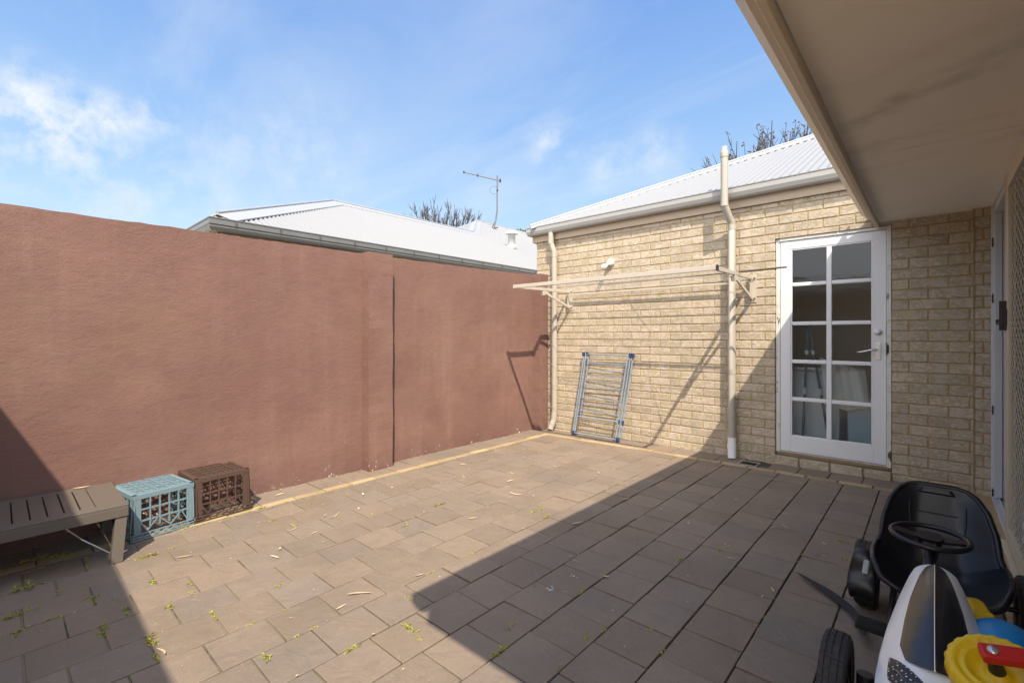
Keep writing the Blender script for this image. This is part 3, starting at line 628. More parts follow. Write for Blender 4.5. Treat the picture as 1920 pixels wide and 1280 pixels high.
# security screen
sc = bpy.data.objects.new('security_screen', None); C.objects.link(sc); sc.parent = hs; sc.location = (-HX, -2.5, 0)
SY0, SY1, SZ0, SZ1 = 2.75, 3.93, .095, 2.20
mb = MB(); xa, xb = .318, .343
mb.box(xa, SY1-.085, SZ0, xb, SY1, SZ1); mb.box(xa, SY0, SZ0, xb, SY0+.085, SZ1); mb.box(xa+.001, SY0+.085, SZ0, xb-.001, SY1-.085, SZ0+.085); mb.box(xa+.001, SY0+.085, SZ1-.085, xb-.001, SY1-.085, SZ1)
mb.box(xa-.004, SY1-.012, SZ0, xa, SY1, SZ1); mb.box(.296, SY0, .060, .322, SY1, .086)
mb.build('screen_frame', M['cream_alu'], sc, bevel=.002)
mb = MB(); pw, ph = .11, .06; yA, yB = SY0+.085, SY1-.085
ncol = int((yB-yA)/pw)+1; nrow = int((SZ1-SZ0-.17)/ph)+1
for i in range(ncol):
    for sgn in (1, -1):
        pts = []
        for j in range(nrow*2+1):
            yy = yA+i*pw+(pw*.5 if j % 2 else 0)*sgn+0; pts.append((.331, min(max(yy, yA), yB), SZ0+.085+j*ph/2))
        for p, q_ in zip(pts, pts[1:]):
            if q_[2] < SZ1-.084: mb.bar(p, q_, .006, .003, (1, 0, 0))
mb.build('screen_mesh', M['cream_alu'], sc)
mb = MB(); mb.box(.288, SY1-.030, 1.30, .318, SY1-.012, 1.47); mb.box(.296, SY1-.062, 1.33, .318, SY1-.006, 1.42); mb.tube([(.30, SY1-.02, 1.345), (.285, SY1+.02, 1.34), (.285, SY1+.035, 1.36)], .008, 10)
mb.build('screen_lock', M['black'], sc, bevel=.003)
mb = MB(); mb.box(.355, SY1-.02, SZ0, .38, SY1+.045, SZ1-.04); hc(mb.build('glass_panel_stile', M['grey_alu'], hs, bevel=.002))
# soffit, fascia, gutter
EY0, EY1 = .195, 5.055
SZ = 2.235
mb = MB()
yy = EY1-.006
for (ya, yb) in ((3.153, 5.052), (EY0, 3.147)):
    mb.box(-.333, ya, SZ, .46, yb, SZ+.006)
hc(mb.build('soffit', M['soffit'], hs)); mb = MB(); mb.box(-.333, 3.10, SZ+.008, .46, 3.2, SZ+.03); hc(mb.build('soffit_gap_backing', M['gap_shade'], hs))  # near-black strip behind the board joint paints the shade in the gap
mb = MB(); mb.box(.232, EY0, SZ-.0, .30, 4.98, SZ-.012); hc(mb.build('soffit_bead', M['soffit'], hs)) if 0 else None
mb = MB(); mb.box(-.362, EY0, 2.187, -.337, 5.048, 2.38); mb.box(-.345, EY0-.022, 2.187, 6, EY0-.002, 2.38)
hc(mb.build('fascia', M['cream_paint'], hs, bevel=.003))
prof2 = [(0, .115), (.012, .121), (.014, .111), (.005, .103), (.004, .060), (.014, .030), (.036, .012), (.050, .0), (.102, 0), (.103, .11), (.100, .11), (.099, .004), (.052, .004), (.038, .017), (.018, .034), (.009, .062), (.009, .107), (.002, .107)]
mb = MB(); gut(mb, [(-.466, EY0-.03), (-.466, 4.985)], prof2, 2.272, [(1, 0), (1, 0)])
hc(mb.build('gutter', M['cream_paint'], hs))
mb = MB()
T2 = math.tan(R(23))
mb.add([(-.43, EY0-.05, 2.40), (5, EY0-.05, 2.40+5.43*T2), (5, 5.35, 2.40+5.43*T2), (-.43, 4.93, 2.40)], [(0, 1, 2, 3)])
hc(mb.build('roof', M['roof'], hs, solid=.02))
mb = MB(); mb.prism([(-.345, 2.38), (5, 2.38), (5, 2.37+5.43*T2), (-.345, 2.405)], .02, lambda u, v, w_: (u, EY0-.022+w_, v)); hc(mb.build('gable_end', M['brickwork'], hs))
mb = MB(); mb.box(5.9, .3, -.1, 6, 14, 2.3); hc(mb.build('far_wall', M['brickwork'], hs))
# wing of the house behind the camera (casts the shadow over the bench)
wg = thing('rear_wing', 'cream brick wing of the house closing the near end of the courtyard', 'building', (-1, -1.3, 0))
def wc(o): o.location = (1, 1.3, 0); return o
mb = MB(); mb.box(-4.6, -1.4, -.1, -.5, -1.28, 2.3); wc(mb.build('brick_wall', M['brickwork'], wg)); mb = MB(); mb.box(-.6, -5, -.1, -.5, -1.4, 2.6); wc(mb.build('side_wall', M['brickwork'], wg))
mb = MB(); mb.box(-4.6, -1.28, 2.22, -.5, -.80, 2.226); wc(mb.build('soffit', M['soffit'], wg))
mb = MB(); mb.box(-4.6, -.80, 2.19, -.5, -.775, 2.34); wc(mb.build('fascia', M['cream_paint'], wg))
mb = MB(); mb.add([(-4.7, -.745, 2.36), (-.45, -.745, 2.36), (-.45, -5, 2.36+4.25*T2), (-4.7, -5, 2.36+4.25*T2)], [(0, 1, 2, 3)]); wc(mb.build('roof', M['roof'], wg, solid=.025))
mb = MB(); mb.box(-4.6, -5, -.1, -4.5, -1.4, 2.6); wc(mb.build('side_wall', M['brickwork'], wg))

# ================================================================== neighbour's house over the wall
nh = thing('neighbour_house', 'neighbouring house with white corrugated hip roof beyond the maroon wall', 'house', (-10, 8, 0))
def nc(o): o.location = (10, -8, 0); return o
NX, NY0, NZ = -5.4, 1.425, 2.47         # gutter front line and height of its top
mb = MB(); mb.box(-15.3, NY0+.5, -.2, NX-.32, 22, 2.30); nc(mb.build('wall', M['nwall'], nh))
mb = MB(); mb.box(-15.5, NY0+.12, 2.30, NX-.12, 22, 2.33); mb.box(NX-.135, NY0+.135, 2.27, NX-.115, 22, 2.44); mb.box(-15.5, NY0+.115, 2.27, NX-.135, NY0+.135, 2.44); nc(mb.build('eave_soffit', M['nwall'], nh))
prof3 = [(0, .125), (.012, .131), (.014, .12), (.006, .112), (.003, .062), (.014, .055), (.016, .046), (.006, .036), (.018, .008), (.034, 0), (.112, 0), (.113, .12), (.110, .12), (.108, .004), (.036, .004), (.012, .036), (.008, .112), (.002, .115)]
mb = MB(); gut(mb, [(NX, 22), (NX, NY0), (-15.6, NY0)], prof3, 2.345, [(-1, 0), (-1, 1), (0, 1)])
gu = nc(mb.build('gutter', M['ngutter'], nh))
mb = MB(); y = NY0+.25
while y < 16:
    mb = MB(); mb.box(NX-.001, y-.010, 2.425, NX+.0035, y+.010, 2.452); mb.box(NX-.001, y-.005, 2.405, NX+.003, y+.005, 2.425); o_ = mb.build('gutter_bracket', M['rod'], gu); y += .45
NT = .466
ex = -NX+.03; zr = 2.458
# east slope (faces the courtyard), both roof parts lie in this plane
def ytop(y_):
    d1 = min(y_-NY0, 2.68) if y_ < 7.58 else 99
    if y_ < NY0+2.68: return ex+(y_-NY0)
    if y_ < 7.58: return ex+2.68
    return ex+min(y_-4.9, 5.1)
mb = MB(); corr(mb, NY0+.05, 22, lambda d: zr+(d-ex)*NT, ex, ytop, axis='y', amp=.0095)
nr = nc(mb.build('roof', M['roof'], nh, fix=False))
zR1 = zr+2.68*NT; zR2 = zr+5.1*NT
mb = MB()
x1 = -(ex+2.68); x2 = -(ex+5.1)
# south hip face and west slope of the near part
mb.add([(-ex, NY0, zr), (x1, NY0+2.68, zR1), (-15.6, NY0, zr), (-12, NY0+2.68, zR1)], [(0, 1, 3, 2)])
mb.add([(x1, NY0+2.68, zR1), (x1, 7.62, zR1), (x1-2.9, 7.62, zR1-2.9*.3), (x1-2.9, NY0+2.68, zR1-.3)], [(0, 1, 2, 3)])
# south hip face and west slope of the far part
mb.add([(x1-.02, 7.58, zR1), (x2, 10, zR2), (x2-5.1, 4.9, zr)], [(0, 1, 2)]); mb.add([(x2, 10, zR2), (x2, 22, zR2), (x2-5.1, 22, zr), (x2-5.1, 4.9, zr)], [(0, 1, 2, 3)])
o_ = nc(mb.build('roof_far_faces', M['roof'], nh))
mb = MB(); e_ = Vector((0, 0, .006))
A, B_, Cc, D_, E_ = Vector((-ex+.02, NY0-.02, zr)), Vector((x1, NY0+2.68, zR1)), Vector((x1, 7.6, zR1)), Vector((x2, 10, zR2)), Vector((x2, 22, zR2))
capping(mb, A.lerp(B_, .05)+e_, B_+e_, (1, 1, -NT), (-1, -1, -NT), .10, w1=.20); capping(mb, B_+e_, Cc+e_, (1, 0, -NT), (-1, 0, -NT), .17)
capping(mb, Cc+e_, D_+e_, (1, 1, -NT), (-1, -1, -NT), .16); capping(mb, D_+e_, E_+e_, (1, 0, -NT), (-1, 0, -NT), .17)
o_ = nc(mb.build('ridge_cap', M['cap'], nr)); o_.location = (0, 0, 0)
# flashing box where the two ridges meet
mb = MB(); mb.prism([(0, 0), (.62, 0), (.55, .30), (.0, .62)], .5, lambda u, v, w_: (-8.6-w_, 8.15+u, 3.76+v+(.0))) if 0 else None
# flue
fx, fy = -7.24, 8.0; fz = zr+(-fx-ex)*NT
fl_ = MB(); fl_.lathe([(.085, -.1), (.085, .30), (.088, .30), (.14, .315), (.145, .33), (.13, .36), (.06, .385), (.001, .39)], 24, (fx, fy, fz)); fl_.lathe([(.10, -.02), (.115, .03), (.10, .06), (.086, .065)], 24, (fx, fy, fz))
fo = nc(fl_.build('flue', M['flue'], nr)); fo.location = (0, 0, 0)
# TV antenna fixed on the far roof
ax_, ay_ = -9.69, 9.92; az_ = zr+(-ax_-ex)*NT+.03
an = thing('tv_antenna', 'slim metal television antenna on a mast above the far white roof', 'antenna', (ax_, ay_, az_))
mb = MB(); mb.tube([(0, 0, 0), (.04, .04, .25), (.08, .05, .5), (.09, .05, 1.55)], .021, 8); mb.box(-.12, -.02, -.02, .16, .02, .01); mb.bar((-.1, 0, 0), (.03, .02, .2), .02, .02); mb.build('mast', M['mast'], an)
mb = MB(); bA, bB = Vector((.15, .11, 1.40)), Vector((-.66, -.60, 1.66)); mb.tube([bA, bB], .019, 8); mb.build('boom', M['mast'], an)
q_ = bA.lerp(bB, .62)
for c_, h_ in ((bA, .05), (bB, .03), (q_, .035), (Vector((.09, .05, 1.11)), .035)): mb = MB(); mb.bar(c_-Vector((0, 0, h_)), c_+Vector((0, 0, h_)), .035, .035); mb.build('bracket', M['black'], an)
mb = MB(); mb.tube([(.09+.12*(-.7+.7*math.cos(t))-.0, .05+.1*(-.7+.7*math.cos(t)), 1.12+.12*math.sin(t)) for t in [i*.45 for i in range(13)]], .006, 6, False); mb.build('cable', M['mast'], an)

# ================================================================== trees
def branch(mb, p, d, ln, r, dep, tips, spread=.5, up=.25, kids=(2, 3)):
    pts = [p]; n_ = 3
    for i in range(n_):
        d = (d+Vector((random.uniform(-1, 1), random.uniform(-1, 1), random.uniform(-.3, 1)*.8))*.16).normalized(); p = p+d*ln/n_; pts.append(p)
    mb.tube(pts, [r*(1-.4*i/n_) for i in range(n_+1)], 5 if r > .02 else 4, False)
    if dep == 0: tips.append((p, d)); return
    for k_ in range(random.choice(kids)):
        q = pts[-1] if k_ == 0 else pts[random.choice((-1, -2))]
        nd = (d+Vector((random.uniform(-1, 1), random.uniform(-1, 1), random.uniform(-.4, .8)))*spread+Vector((0, 0, up))).normalized()
        branch(mb, q, nd, ln*random.uniform(.62, .88), r*.6, dep-1, tips, spread, up, kids)
def fan_tree(loc, label, seed, wid, ztop, zfork, n_, r0, pods=False):
    pm = MB()
    random.seed(seed); t = thing('bare_tree', label, 'tree', loc, 'leafless trees beyond the roofs')
    mb = MB(); mb.tube([(0, 0, 0), (.05, .02, zfork*.5), (0, 0, zfork)], [r0, r0*.85, r0*.7], 10); mb.build('trunk', M['bark'], t)
    mb = MB()
    for i in range(n_):
        a_, q = random.uniform(0, 6.28), math.sqrt(random.random()); tx, ty = math.cos(a_)*q*wid, math.sin(a_)*q*wid
        tz = ztop*(1-.11*q*q)-random.uniform(0, .9); p0 = Vector((tx*.12, ty*.12, zfork*.9)); p3 = Vector((tx, ty, tz)); pts = []
        for k_ in range(8):
            u = k_/7; p = p0.lerp(p3, u)+Vector((random.gauss(0, .05), random.gauss(0, .05), -.25*math.sin(math.pi*u))); p.x -= tx*.18*math.sin(math.pi*u)*.5; pts.append(p)
        mb.tube(pts, [.055-.045*k_/7 for k_ in range(8)], 5, False)
        for _ in range(9):
            k_ = random.randint(3, 6); d = (pts[k_+1]-pts[k_]).normalized(); d = (d+Vector((random.uniform(-1, 1), random.uniform(-1, 1), random.uniform(-.1, .6)))*.7).normalized(); ln = random.uniform(.35, .9); p = pts[k_]; q_ = p+d*ln*.5+Vector((0, 0, .03)); e = q_+(d+Vector((random.uniform(-.4, .4), random.uniform(-.4, .4), .35))).normalized()*ln*.6
            mb.tube([p, q_, e], [.018, .013, .006], 4, False)
            if pods:
                for c_ in [e+Vector([random.gauss(0, .04) for _ in range(3)]) for _ in range(random.choice((0, 2, 4)))]:
                    s_ = random.uniform(.015, .035); pm.add([c_+Vector((s_, 0, 0)), c_+Vector((-s_, 0, 0)), c_+Vector((0, s_, 0)), c_+Vector((0, -s_, 0)), c_+Vector((0, 0, s_)), c_+Vector((0, 0, -s_))], [(0, 2, 4), (2, 1, 4), (1, 3, 4), (3, 0, 4), (2, 0, 5), (1, 2, 5), (3, 1, 5), (0, 3, 5)])
            for _ in range(2):
                f = q_+(d+Vector((random.uniform(-.8, .8), random.uniform(-.8, .8), .3))).normalized()*ln*.4; mb.tube([q_, f], [.010, .005], 4, False)
    mb.build('crown', M['bark'], t, fix=False)
    if pods: pm.build('seed_pods', M['pod'], t, fix=False)['kind'] = 'stuff'
fan_tree((-18.8, 15.4, -.2), 'leafless spreading tree beyond the neighbouring white roof', 3, 2.3, 8.7, 4.6, 46, .2)
fan_tree((-4.05, 16.4, -.2), 'leafless tree with brown seed pods rising behind the brick building roof', 12, 1.9, 8.3, 5.0, 24, .15, True)
def leafy(loc, h, rad, label, seed, n_=2600, ls=.16):
    random.seed(seed); t = thing('leafy_tree', label, 'tree', loc)
    mb = MB(); mb.tube([(0, 0, 0), (.1, 0, h*.4), (0, .1, h*.75)], [.2, .15, .07], 10)
    cl = []
    for _ in range(16):
        a_, e2, q = random.uniform(0, 6.28), random.uniform(-.6, 1), random.uniform(.3, .85)
        c_ = Vector((math.cos(a_)*rad*q*math.sqrt(1-e2*e2*.6), math.sin(a_)*rad*q*math.sqrt(1-e2*e2*.6), h-rad*.8+e2*rad*.6)); cl.append((c_, rad*random.uniform(.22, .4)))
        mb.tube([(0, 0, h*.5), c_*.6+Vector((0, 0, h*.25)), c_], [.06, .04, .01], 5, False)
    mb.build('trunk', M['bark'], t)
    lm = MB()
    for _ in range(n_):
        c_, r_ = random.choice(cl); v_ = Vector([random.gauss(0, 1) for _ in range(3)]).normalized()*r_*random.uniform(.5, 1.05); p = c_+v_
        x_ = Vector([random.gauss(0, 1) for _ in range(3)]).normalized(); y_ = x_.orthogonal().normalized(); l_ = ls*random.uniform(.6, 1.2)
        lm.add([p-x_*l_, p+y_*l_*.4, p+x_*l_, p-y_*l_*.4], [(0, 1, 2, 3)])
    lm.build('crown', M['leaf'], t, fix=False)
leafy((-20.3, 22.6, -.2), 8.35, 1.7, 'green leafy tree peeping between the white roofs', 5)
leafy((-25, .55, -.2), 5.6, 1.6, 'green tree top just showing above the left end of the maroon wall', 8, 2200)
random.seed(21)

# ================================================================== clothesline
cl = thing('clothesline', 'beige fold-down wall clothesline fixed to the cream brick wall', 'clothesline', (-2.45, BY, 1.8))
def lc(mb, name, mat='line_metal', bevel=0): return mb.build(name, M[mat], cl, bevel=bevel, org=None)
o3 = lambda x, y, z: (x+2.45, y-BY, z-1.8)
LXa, LXb, LY, LZ = -3.537, -1.335, 3.965, 1.828
def ct(*a): return [o3(*p) for p in a]
mb = MB(); mb.bar(*ct((LXa-.02, LY, LZ), (LXb+.02, LY, LZ)), .03, .04); lc(mb, 'front_bar', bevel=.003)
mb = MB(); mb.bar(*ct((LXb+.02, LY, LZ), (LXb+.032, LY, LZ)), .036, .046); lc(mb, 'bar_end_cap', 'black')
mb = MB(); mb.bar(*ct((LXa, 5.0, 1.80), (LXb-.02, 5.0, 1.80)), .016, .018); lc(mb, 'back_bar', bevel=.003)
for X in (LXa, LXb):
    mb = MB(); mb.bar(*ct((X, LY+.016, LZ), (X, 5.03, 1.845)), .024, .034); lc(mb, 'arm', bevel=.002)
    mb = MB(); mb.bar(*ct((X-.005, LY+.50, LZ-.045), (X-.005, LY+.60, LZ-.015)), .034, .05); mb.bar(*ct((X+.003, LY+.52, LZ-.02), (X+.003, 5.04, 1.635)), .016, .032); lc(mb, 'strut', bevel=.002)
    mb = MB(); x_ = X+.012
    mb.box(*o3(x_-.018, BY-.006, 1.60), *o3(x_+.028, BY-.001, 1.875)); mb.box(*o3(x_-.022, BY-.055, 1.60), *o3(x_-.018, BY-.001, 1.875)); lc(mb, 'wall_bracket', bevel=.001)
    for z_ in (1.84, 1.64): mb = MB(); mb.lathe([(.001, .012), (.008, .012), (.008, 0)], 8, o3(x_+.012, BY-.006, z_), (0, -1, 0), False); lc(mb, 'bolt', 'rod')
for i in range(7):
    y_ = LY+.12+i*.135; mb = MB(); mb.tube(ct((LXa, y_, LZ+.005), ((LXa+LXb)/2, y_, LZ-.006-.004*(i % 3)), (LXb, y_, LZ+.005)), .0019, 6, False); lc(mb, 'line')
mb = MB(); mb.tube(ct((LXb-.02, LY+.33, LZ), (LXb-.03, LY+.33, LZ-.13), (LXb-.08, LY+.38, LZ-.15), (LXb-.5, LY+.6, LZ-.10), (-2.2, LY+.9, LZ-.12), (-2.6, 5.0, LZ-.06)), .0022, 6, False); lc(mb, 'loose_cord')
# dark rod lying across the lines
mb = MB(); mb.tube([(-2.809, 4.60, 1.845), (-.939, 4.60, 1.866)], .0085, 10); o_ = mb.build('curtain_rod', M['rod'], org=(-1.87, 4.6, 1.855)); tag(o_, 'thin dark rod lying across the clothesline and reaching the door', 'rod')
# outdoor wall lamp
wl = thing('wall_lamp', 'small white bulb lamp on the cream brick wall above the clothesline', 'lamp', (-2.93, BY, 2.165))
mb = MB(); mb.lathe([(.001, .05), (.03, .048), (.042, .03), (.044, 0)], 20, (0, 0, 0), (0, -1, 0)); mb.build('lamp_base', M['bulb'], wl)
mb = MB(); d_ = Vector((-.35, -.75, -.55)).normalized(); p0 = Vector((0, -.03, 0)); mb.tube([p0, p0+d_*.05], .019, 14); mb.build('lamp_holder', M['bulb'], wl)
mb = MB(); mb.lathe([(.014, .045), (.018, .055), (.030, .085), (.033, .105), (.026, .128), (.012, .138), (.001, .14)], 18, p0, d_); mb.build('light_bulb', M['bulb'], wl)

# ================================================================== folded clothes airer
ar = thing('clothes_airer', 'folded pale blue clothes airer leaning on the cream brick wall', 'clothes airer', (-3.07, 4.93, 0))
BLp, BRp, TLp, TRp = Vector((-3.385, 4.90, .045)), Vector((-2.745, 4.90, .045)), Vector((-3.290, 5.01, 1.035)), Vector((-2.640, 5.01, 1.035))
oa = Vector((3.07, -4.93, 0))
Lp = lambda t, dx=0, dy=0: BLp.lerp(TLp, t)+oa+Vector((dx, dy, 0)); Rp = lambda t, dx=0, dy=0: BRp.lerp(TRp, t)+oa+Vector((dx, dy, 0))
for (f, a_, b_) in ((Lp, 0, 0), (Lp, .036, -.012), (Lp, .068, .010), (Rp, 0, 0), (Rp, -.030, -.012), (Rp, .026, .012)):
    t0 = 0 if abs(a_) < .001 else (.02 if abs(a_) < .04 else .22)
    mb = MB(); mb.tube([f(t0, a_, b_), f(1, a_, b_)], .0095, 12); mb.build('rail', M['tube'], ar)
for t_, r_ in ((.0, .009), (.21, .009), (1.0, .008)):
    mb = MB(); mb.tube([Lp(t_, .03, -.012), Rp(t_, -.02, -.012)], r_, 12); mb.build('crossbar', M['tube'], ar)
for i, t_ in enumerate((.29, .37, .45, .53, .60, .665, .735, .80, .885)):
    mb = MB(); dz_ = random.uniform(-.006, .006); mb.tube([Lp(t_, .07, -.01+.012*(i % 2)), Rp(t_+dz_, -.03, -.01+.012*(i % 2))], .0042, 8); mb.build('drying_bar', M['tube'], ar)
    if i % 2 == 0: mb = MB(); mb.tube([Lp(t_+.02, .075, .022), Rp(t_-.03, -.03, .026)], .0035, 8); mb.build('drying_bar', M['tube'], ar)
for (f, t_, a_, s_) in ((Lp, 1, -.005, .02), (Lp, 1, .05, .018), (Rp, 1, 0, .021), (Rp, 1, .035, .018), (Lp, 0, .01, .02), (Lp, 0, .05, .017), (Rp, 0, -.004, .022), (Lp, .22, .06, .017), (Rp, .21, -.02, .018), (Rp, .21, .03, .016)):
    p_ = f(t_, a_, -.004); mb = MB(); mb.box(p_.x-s_*.8, p_.y-s_*.8, p_.z-s_*1.3, p_.x+s_*.8, p_.y+s_*.8, p_.z+s_*1.3); mb.build('joint_cap', M['blue_cap'], ar, bevel=.006)
mb = MB()
for i in range(6): mb.tube([Lp(.62-i*.06, .085, .01), Lp(.58-i*.06, .10, .0), Lp(.56-i*.06, .085, .01)], .003, 6, False)
mb.tube([Lp(.3, .09, .01), Lp(.2, .10, -.005), Lp(.14, .115, 0)], .003, 6, False); mb.build('side_cord', M['blue_cap'], ar)

# ================================================================== floor grate beside the downpipe
gt = thing('floor_grate', 'dark rectangular floor drain grate in the paving beside the vent stack', 'drain grate', (-1.32, 4.88, .031))
mb = MB(); mb.box(-.085, -.075, -.006, .085, -.064, .006); mb.box(-.085, .064, -.006, .085, .075, .006); mb.box(-.085, -.064, -.006, -.075, .064, .006); mb.box(.075, -.064, -.006, .085, .064, .006); mb.build('grate_frame', M['gutter_grey'], gt)
mb = MB()
for i in range(9): x_ = -.064+i*.016; mb.box(x_-.003, -.064, -.006, x_+.003, .064, .003)
mb.box(-.08, -.07, -.03, .08, .07, -.012); mb.build('grate_bars', M['black'], gt)

# ================================================================== bench
bn = thing('bench', 'low taupe metal bench with slotted top against the maroon wall', 'bench', (-3.69, -.35, gz(-3.7)))
bx0, bx1, by0, by1, bz = -.29, .30, -.90, .85, .312
sb = MB(); sw = .064; y = by1-.13
edge = []
sb.box(bx0, y, bz-.014, bx1-.0, by1, bz)      # solid end plate
while y > by0+.12:
    sb.box(bx0+.055, y-sw+.0035, bz-.014, bx1-.075, y-.0035, bz); y -= sw
sb.box(bx0, by0, bz-.014, bx1, y, bz); sb.box(bx0, y, bz-.014, bx0+.055, by1-.13, bz); sb.box(bx1-.075, y, bz-.014, bx1, by1-.13, bz)
sb.build('slotted_top', M['bench'], bn, bevel=.0012, seg=1)
mb = MB(); mb.box(bx1-.022, by0, bz-.066, bx1+.003, by1, bz-.0145); mb.box(bx0, by0, bz-.066, bx0+.025, by1, bz-.0145); mb.box(bx0+.025, by1-.025, bz-.066, bx1-.022, by1, bz-.0145); mb.box(bx0+.025, by0, bz-.066, bx1-.022, by0+.025, bz-.0145)
mb.build('frame', M['bench'], bn, bevel=.002)
for (x_, y_, fx_, fy_) in ((bx1-.03, by1-.03, .035, -.025), (bx0+.03, by1-.03, -.0, -.0), (bx1-.03, by0+.03, .035, .0), (bx0+.03, by0+.03, -.0, 0)):
    mb = MB(); z0 = .0015*0; mb.add([(x_+sx*.026+fx_*(1-k_), y_+sy*.026+fy_*(1-k_), (bz-.066)*k_+(gz(-3.35)-gz(-3.7))*(1-k_)*(1 if x_ > 0 else 0)) for k_ in (0, 1) for sx, sy in ((-1, -1), (1, -1), (1, 1), (-1, 1))], [(0, 1, 2, 3), (4, 5, 6, 7), (0, 1, 5, 4), (1, 2, 6, 5), (2, 3, 7, 6), (3, 0, 4, 7)]); mb.build('leg', M['bench'], bn, bevel=.002)
mb = MB(); mb.tube([(bx1-.05, by1-.28, bz-.05), (bx1-.11, by1-.19, .14), (bx1-.08, by1-.06, .02)], .004, 8); mb.build('brace_wire', M['steel'], bn)

# ================================================================== milk crates (upside down)
def crate(name, label, mat, loc, rz, W_=.335, D_=.345, H_=.285):
    t = thing(name, label, 'crate', loc, 'milk crates beside the bench', rz)
    x0, x1, y0, y1 = -D_/2, D_/2, -W_/2, W_/2
    def side(mb, P0, P1, inn):
        P0, P1, inn = Vector(P0), Vector(P1), Vector(inn); e = P1-P0; nL = 5
        mt = lambda u, z, k_=0: P0+e*u+Vector((0, 0, z))+inn*k_
        c0, c1 = .115, .885
        for (ua, ub) in ((0, c0), (c1, 1)):
            mb.bar(mt((ua+ub)/2, .03), mt((ua+ub)/2, H_-.012), e.length*(ub-ua), .010, e.normalized()) if 0 else None
            a_, b_ = mt(ua, .03), mt(ub, .03); vs = [a_, b_, b_+Vector((0, 0, H_-.05)), a_+Vector((0, 0, H_-.05))]; vs += [v_+inn*.006 for v_ in vs]
            mb.add(vs, [(0, 1, 2, 3), (7, 6, 5, 4), (0, 4, 5, 1), (1, 5, 6, 2), (2, 6, 7, 3), (3, 7, 4, 0)])
        for i in range(nL+1):
            u = c0+(c1-c0)*i/nL; mb.bar(mt(u, .07 if 0 < i < nL else .03, .004), mt(u, H_-.02, .004), .008, .009, inn)
        for z_ in (.115, .185): mb.bar(mt(c0, z_, .004), mt(c1, z_, .004), .009, .007, inn)
        for k_, (u0, u1) in enumerate(((c0, .22), (.22, .40), (.40, .60), (.60, .78), (.78, c1))):
            z0, z1 = (.115, .045) if k_ % 2 == 0 else (.045, .115); mb.bar(mt(u0, z0, .003), mt(u1, z1, .003), .006, .005, inn)
        mb.bar(mt(0, H_-.018, .003), mt(1, H_-.018, .003), .008, .026, (0, 0, 1))
        # flared stacking rim at the ground
        for z_, of in ((.006, -.012), (.022, -.014), (.040, -.010)):
            mb.bar(mt(-.03, z_, of), mt(1.03, z_, of), .006, .006 if z_ > .01 else .009, (0, 0, 1))
        for i in range(9): mb.bar(mt(.0+i/8, .004, -.011), mt(i/8, .042, -.011), .006, .006, inn)
        for u in (.02, .98): mb.bar(mt(u, .05, -.01), mt(u, H_-.06, 0), .007, .006, inn)
    for (a_, b_, i_) in (((x1, y0, 0), (x1, y1, 0), (-1, 0, 0)), ((x0, y0, 0), (x0, y1, 0), (1, 0, 0)), ((x0, y0, 0), (x1, y0, 0), (0, 1, 0)), ((x0, y1, 0), (x1, y1, 0), (0, -1, 0))):
        mb = MB(); side(mb, a_, b_, i_); mb.build('side_lattice', mat, t, fix=True)
    mb = MB(); nx, ny = 4, 5; q = .022
    for i in range(nx+1):
        x_ = x0+q+(x1-x0-2*q)*i/nx; mb.bar((x_, y0+q, H_-.003), (x_, y1-q, H_-.003), .006, .008)
    for j in range(ny+1):
        y_ = y0+q+(y1-y0-2*q)*j/ny; mb.bar((x0+q, y_, H_-.003), (x1-q, y_, H_-.003), .006, .008)
    for i in range(nx*4): 
        x_ = x0+q+(x1-x0-2*q)*(i+.5)/(nx*4); mb.bar((x_, y0+q, H_-.009), (x_, y1-q, H_-.009), .0045, .005)
    for j in range(ny*2):
        y_ = y0+q+(y1-y0-2*q)*(j+.5)/(ny*2); mb.bar((x0+q, y_, H_-.010), (x1-q, y_, H_-.010), .0045, .005)
    for j in range(ny):
        for i in range(nx):
            if random.random() < .8:
                cx, cy = x0+q+(x1-x0-2*q)*(i+.5)/nx, y0+q+(y1-y0-2*q)*(j+.5)/ny; mb.bar((cx-.02, cy-.022, H_-.006), (cx+.02, cy+.022, H_-.006), .006, .004)
    r_ = [(x0, y0), (x1, y0), (x1, y1), (x0, y1)]
    for i in range(4):
        a_, b_ = Vector(r_[i]), Vector(r_[(i+1) % 4]); m_ = -(a_+b_)/2; m_.normalize(); a2, b2 = a_+m_*.011, b_+m_*.011; mb.bar((a2.x, a2.y, H_-.006), (b2.x, b2.y, H_-.006), .023, .006)
    mb.build('base_grid', mat, t)
    return t
crate('milk_crate', 'faded blue plastic milk crate upside down beside the bench', M['crate_blue'], (-3.835, .693, gz(-3.8)+.003), R(9), H_=.283, D_=.36)
crate('milk_crate', 'dark brown plastic milk crate upside down beside the blue crate', M['crate_brown'], (-3.862, 1.052, gz(-3.8)+.003), R(4), H_=.298, D_=.335, W_=.345)

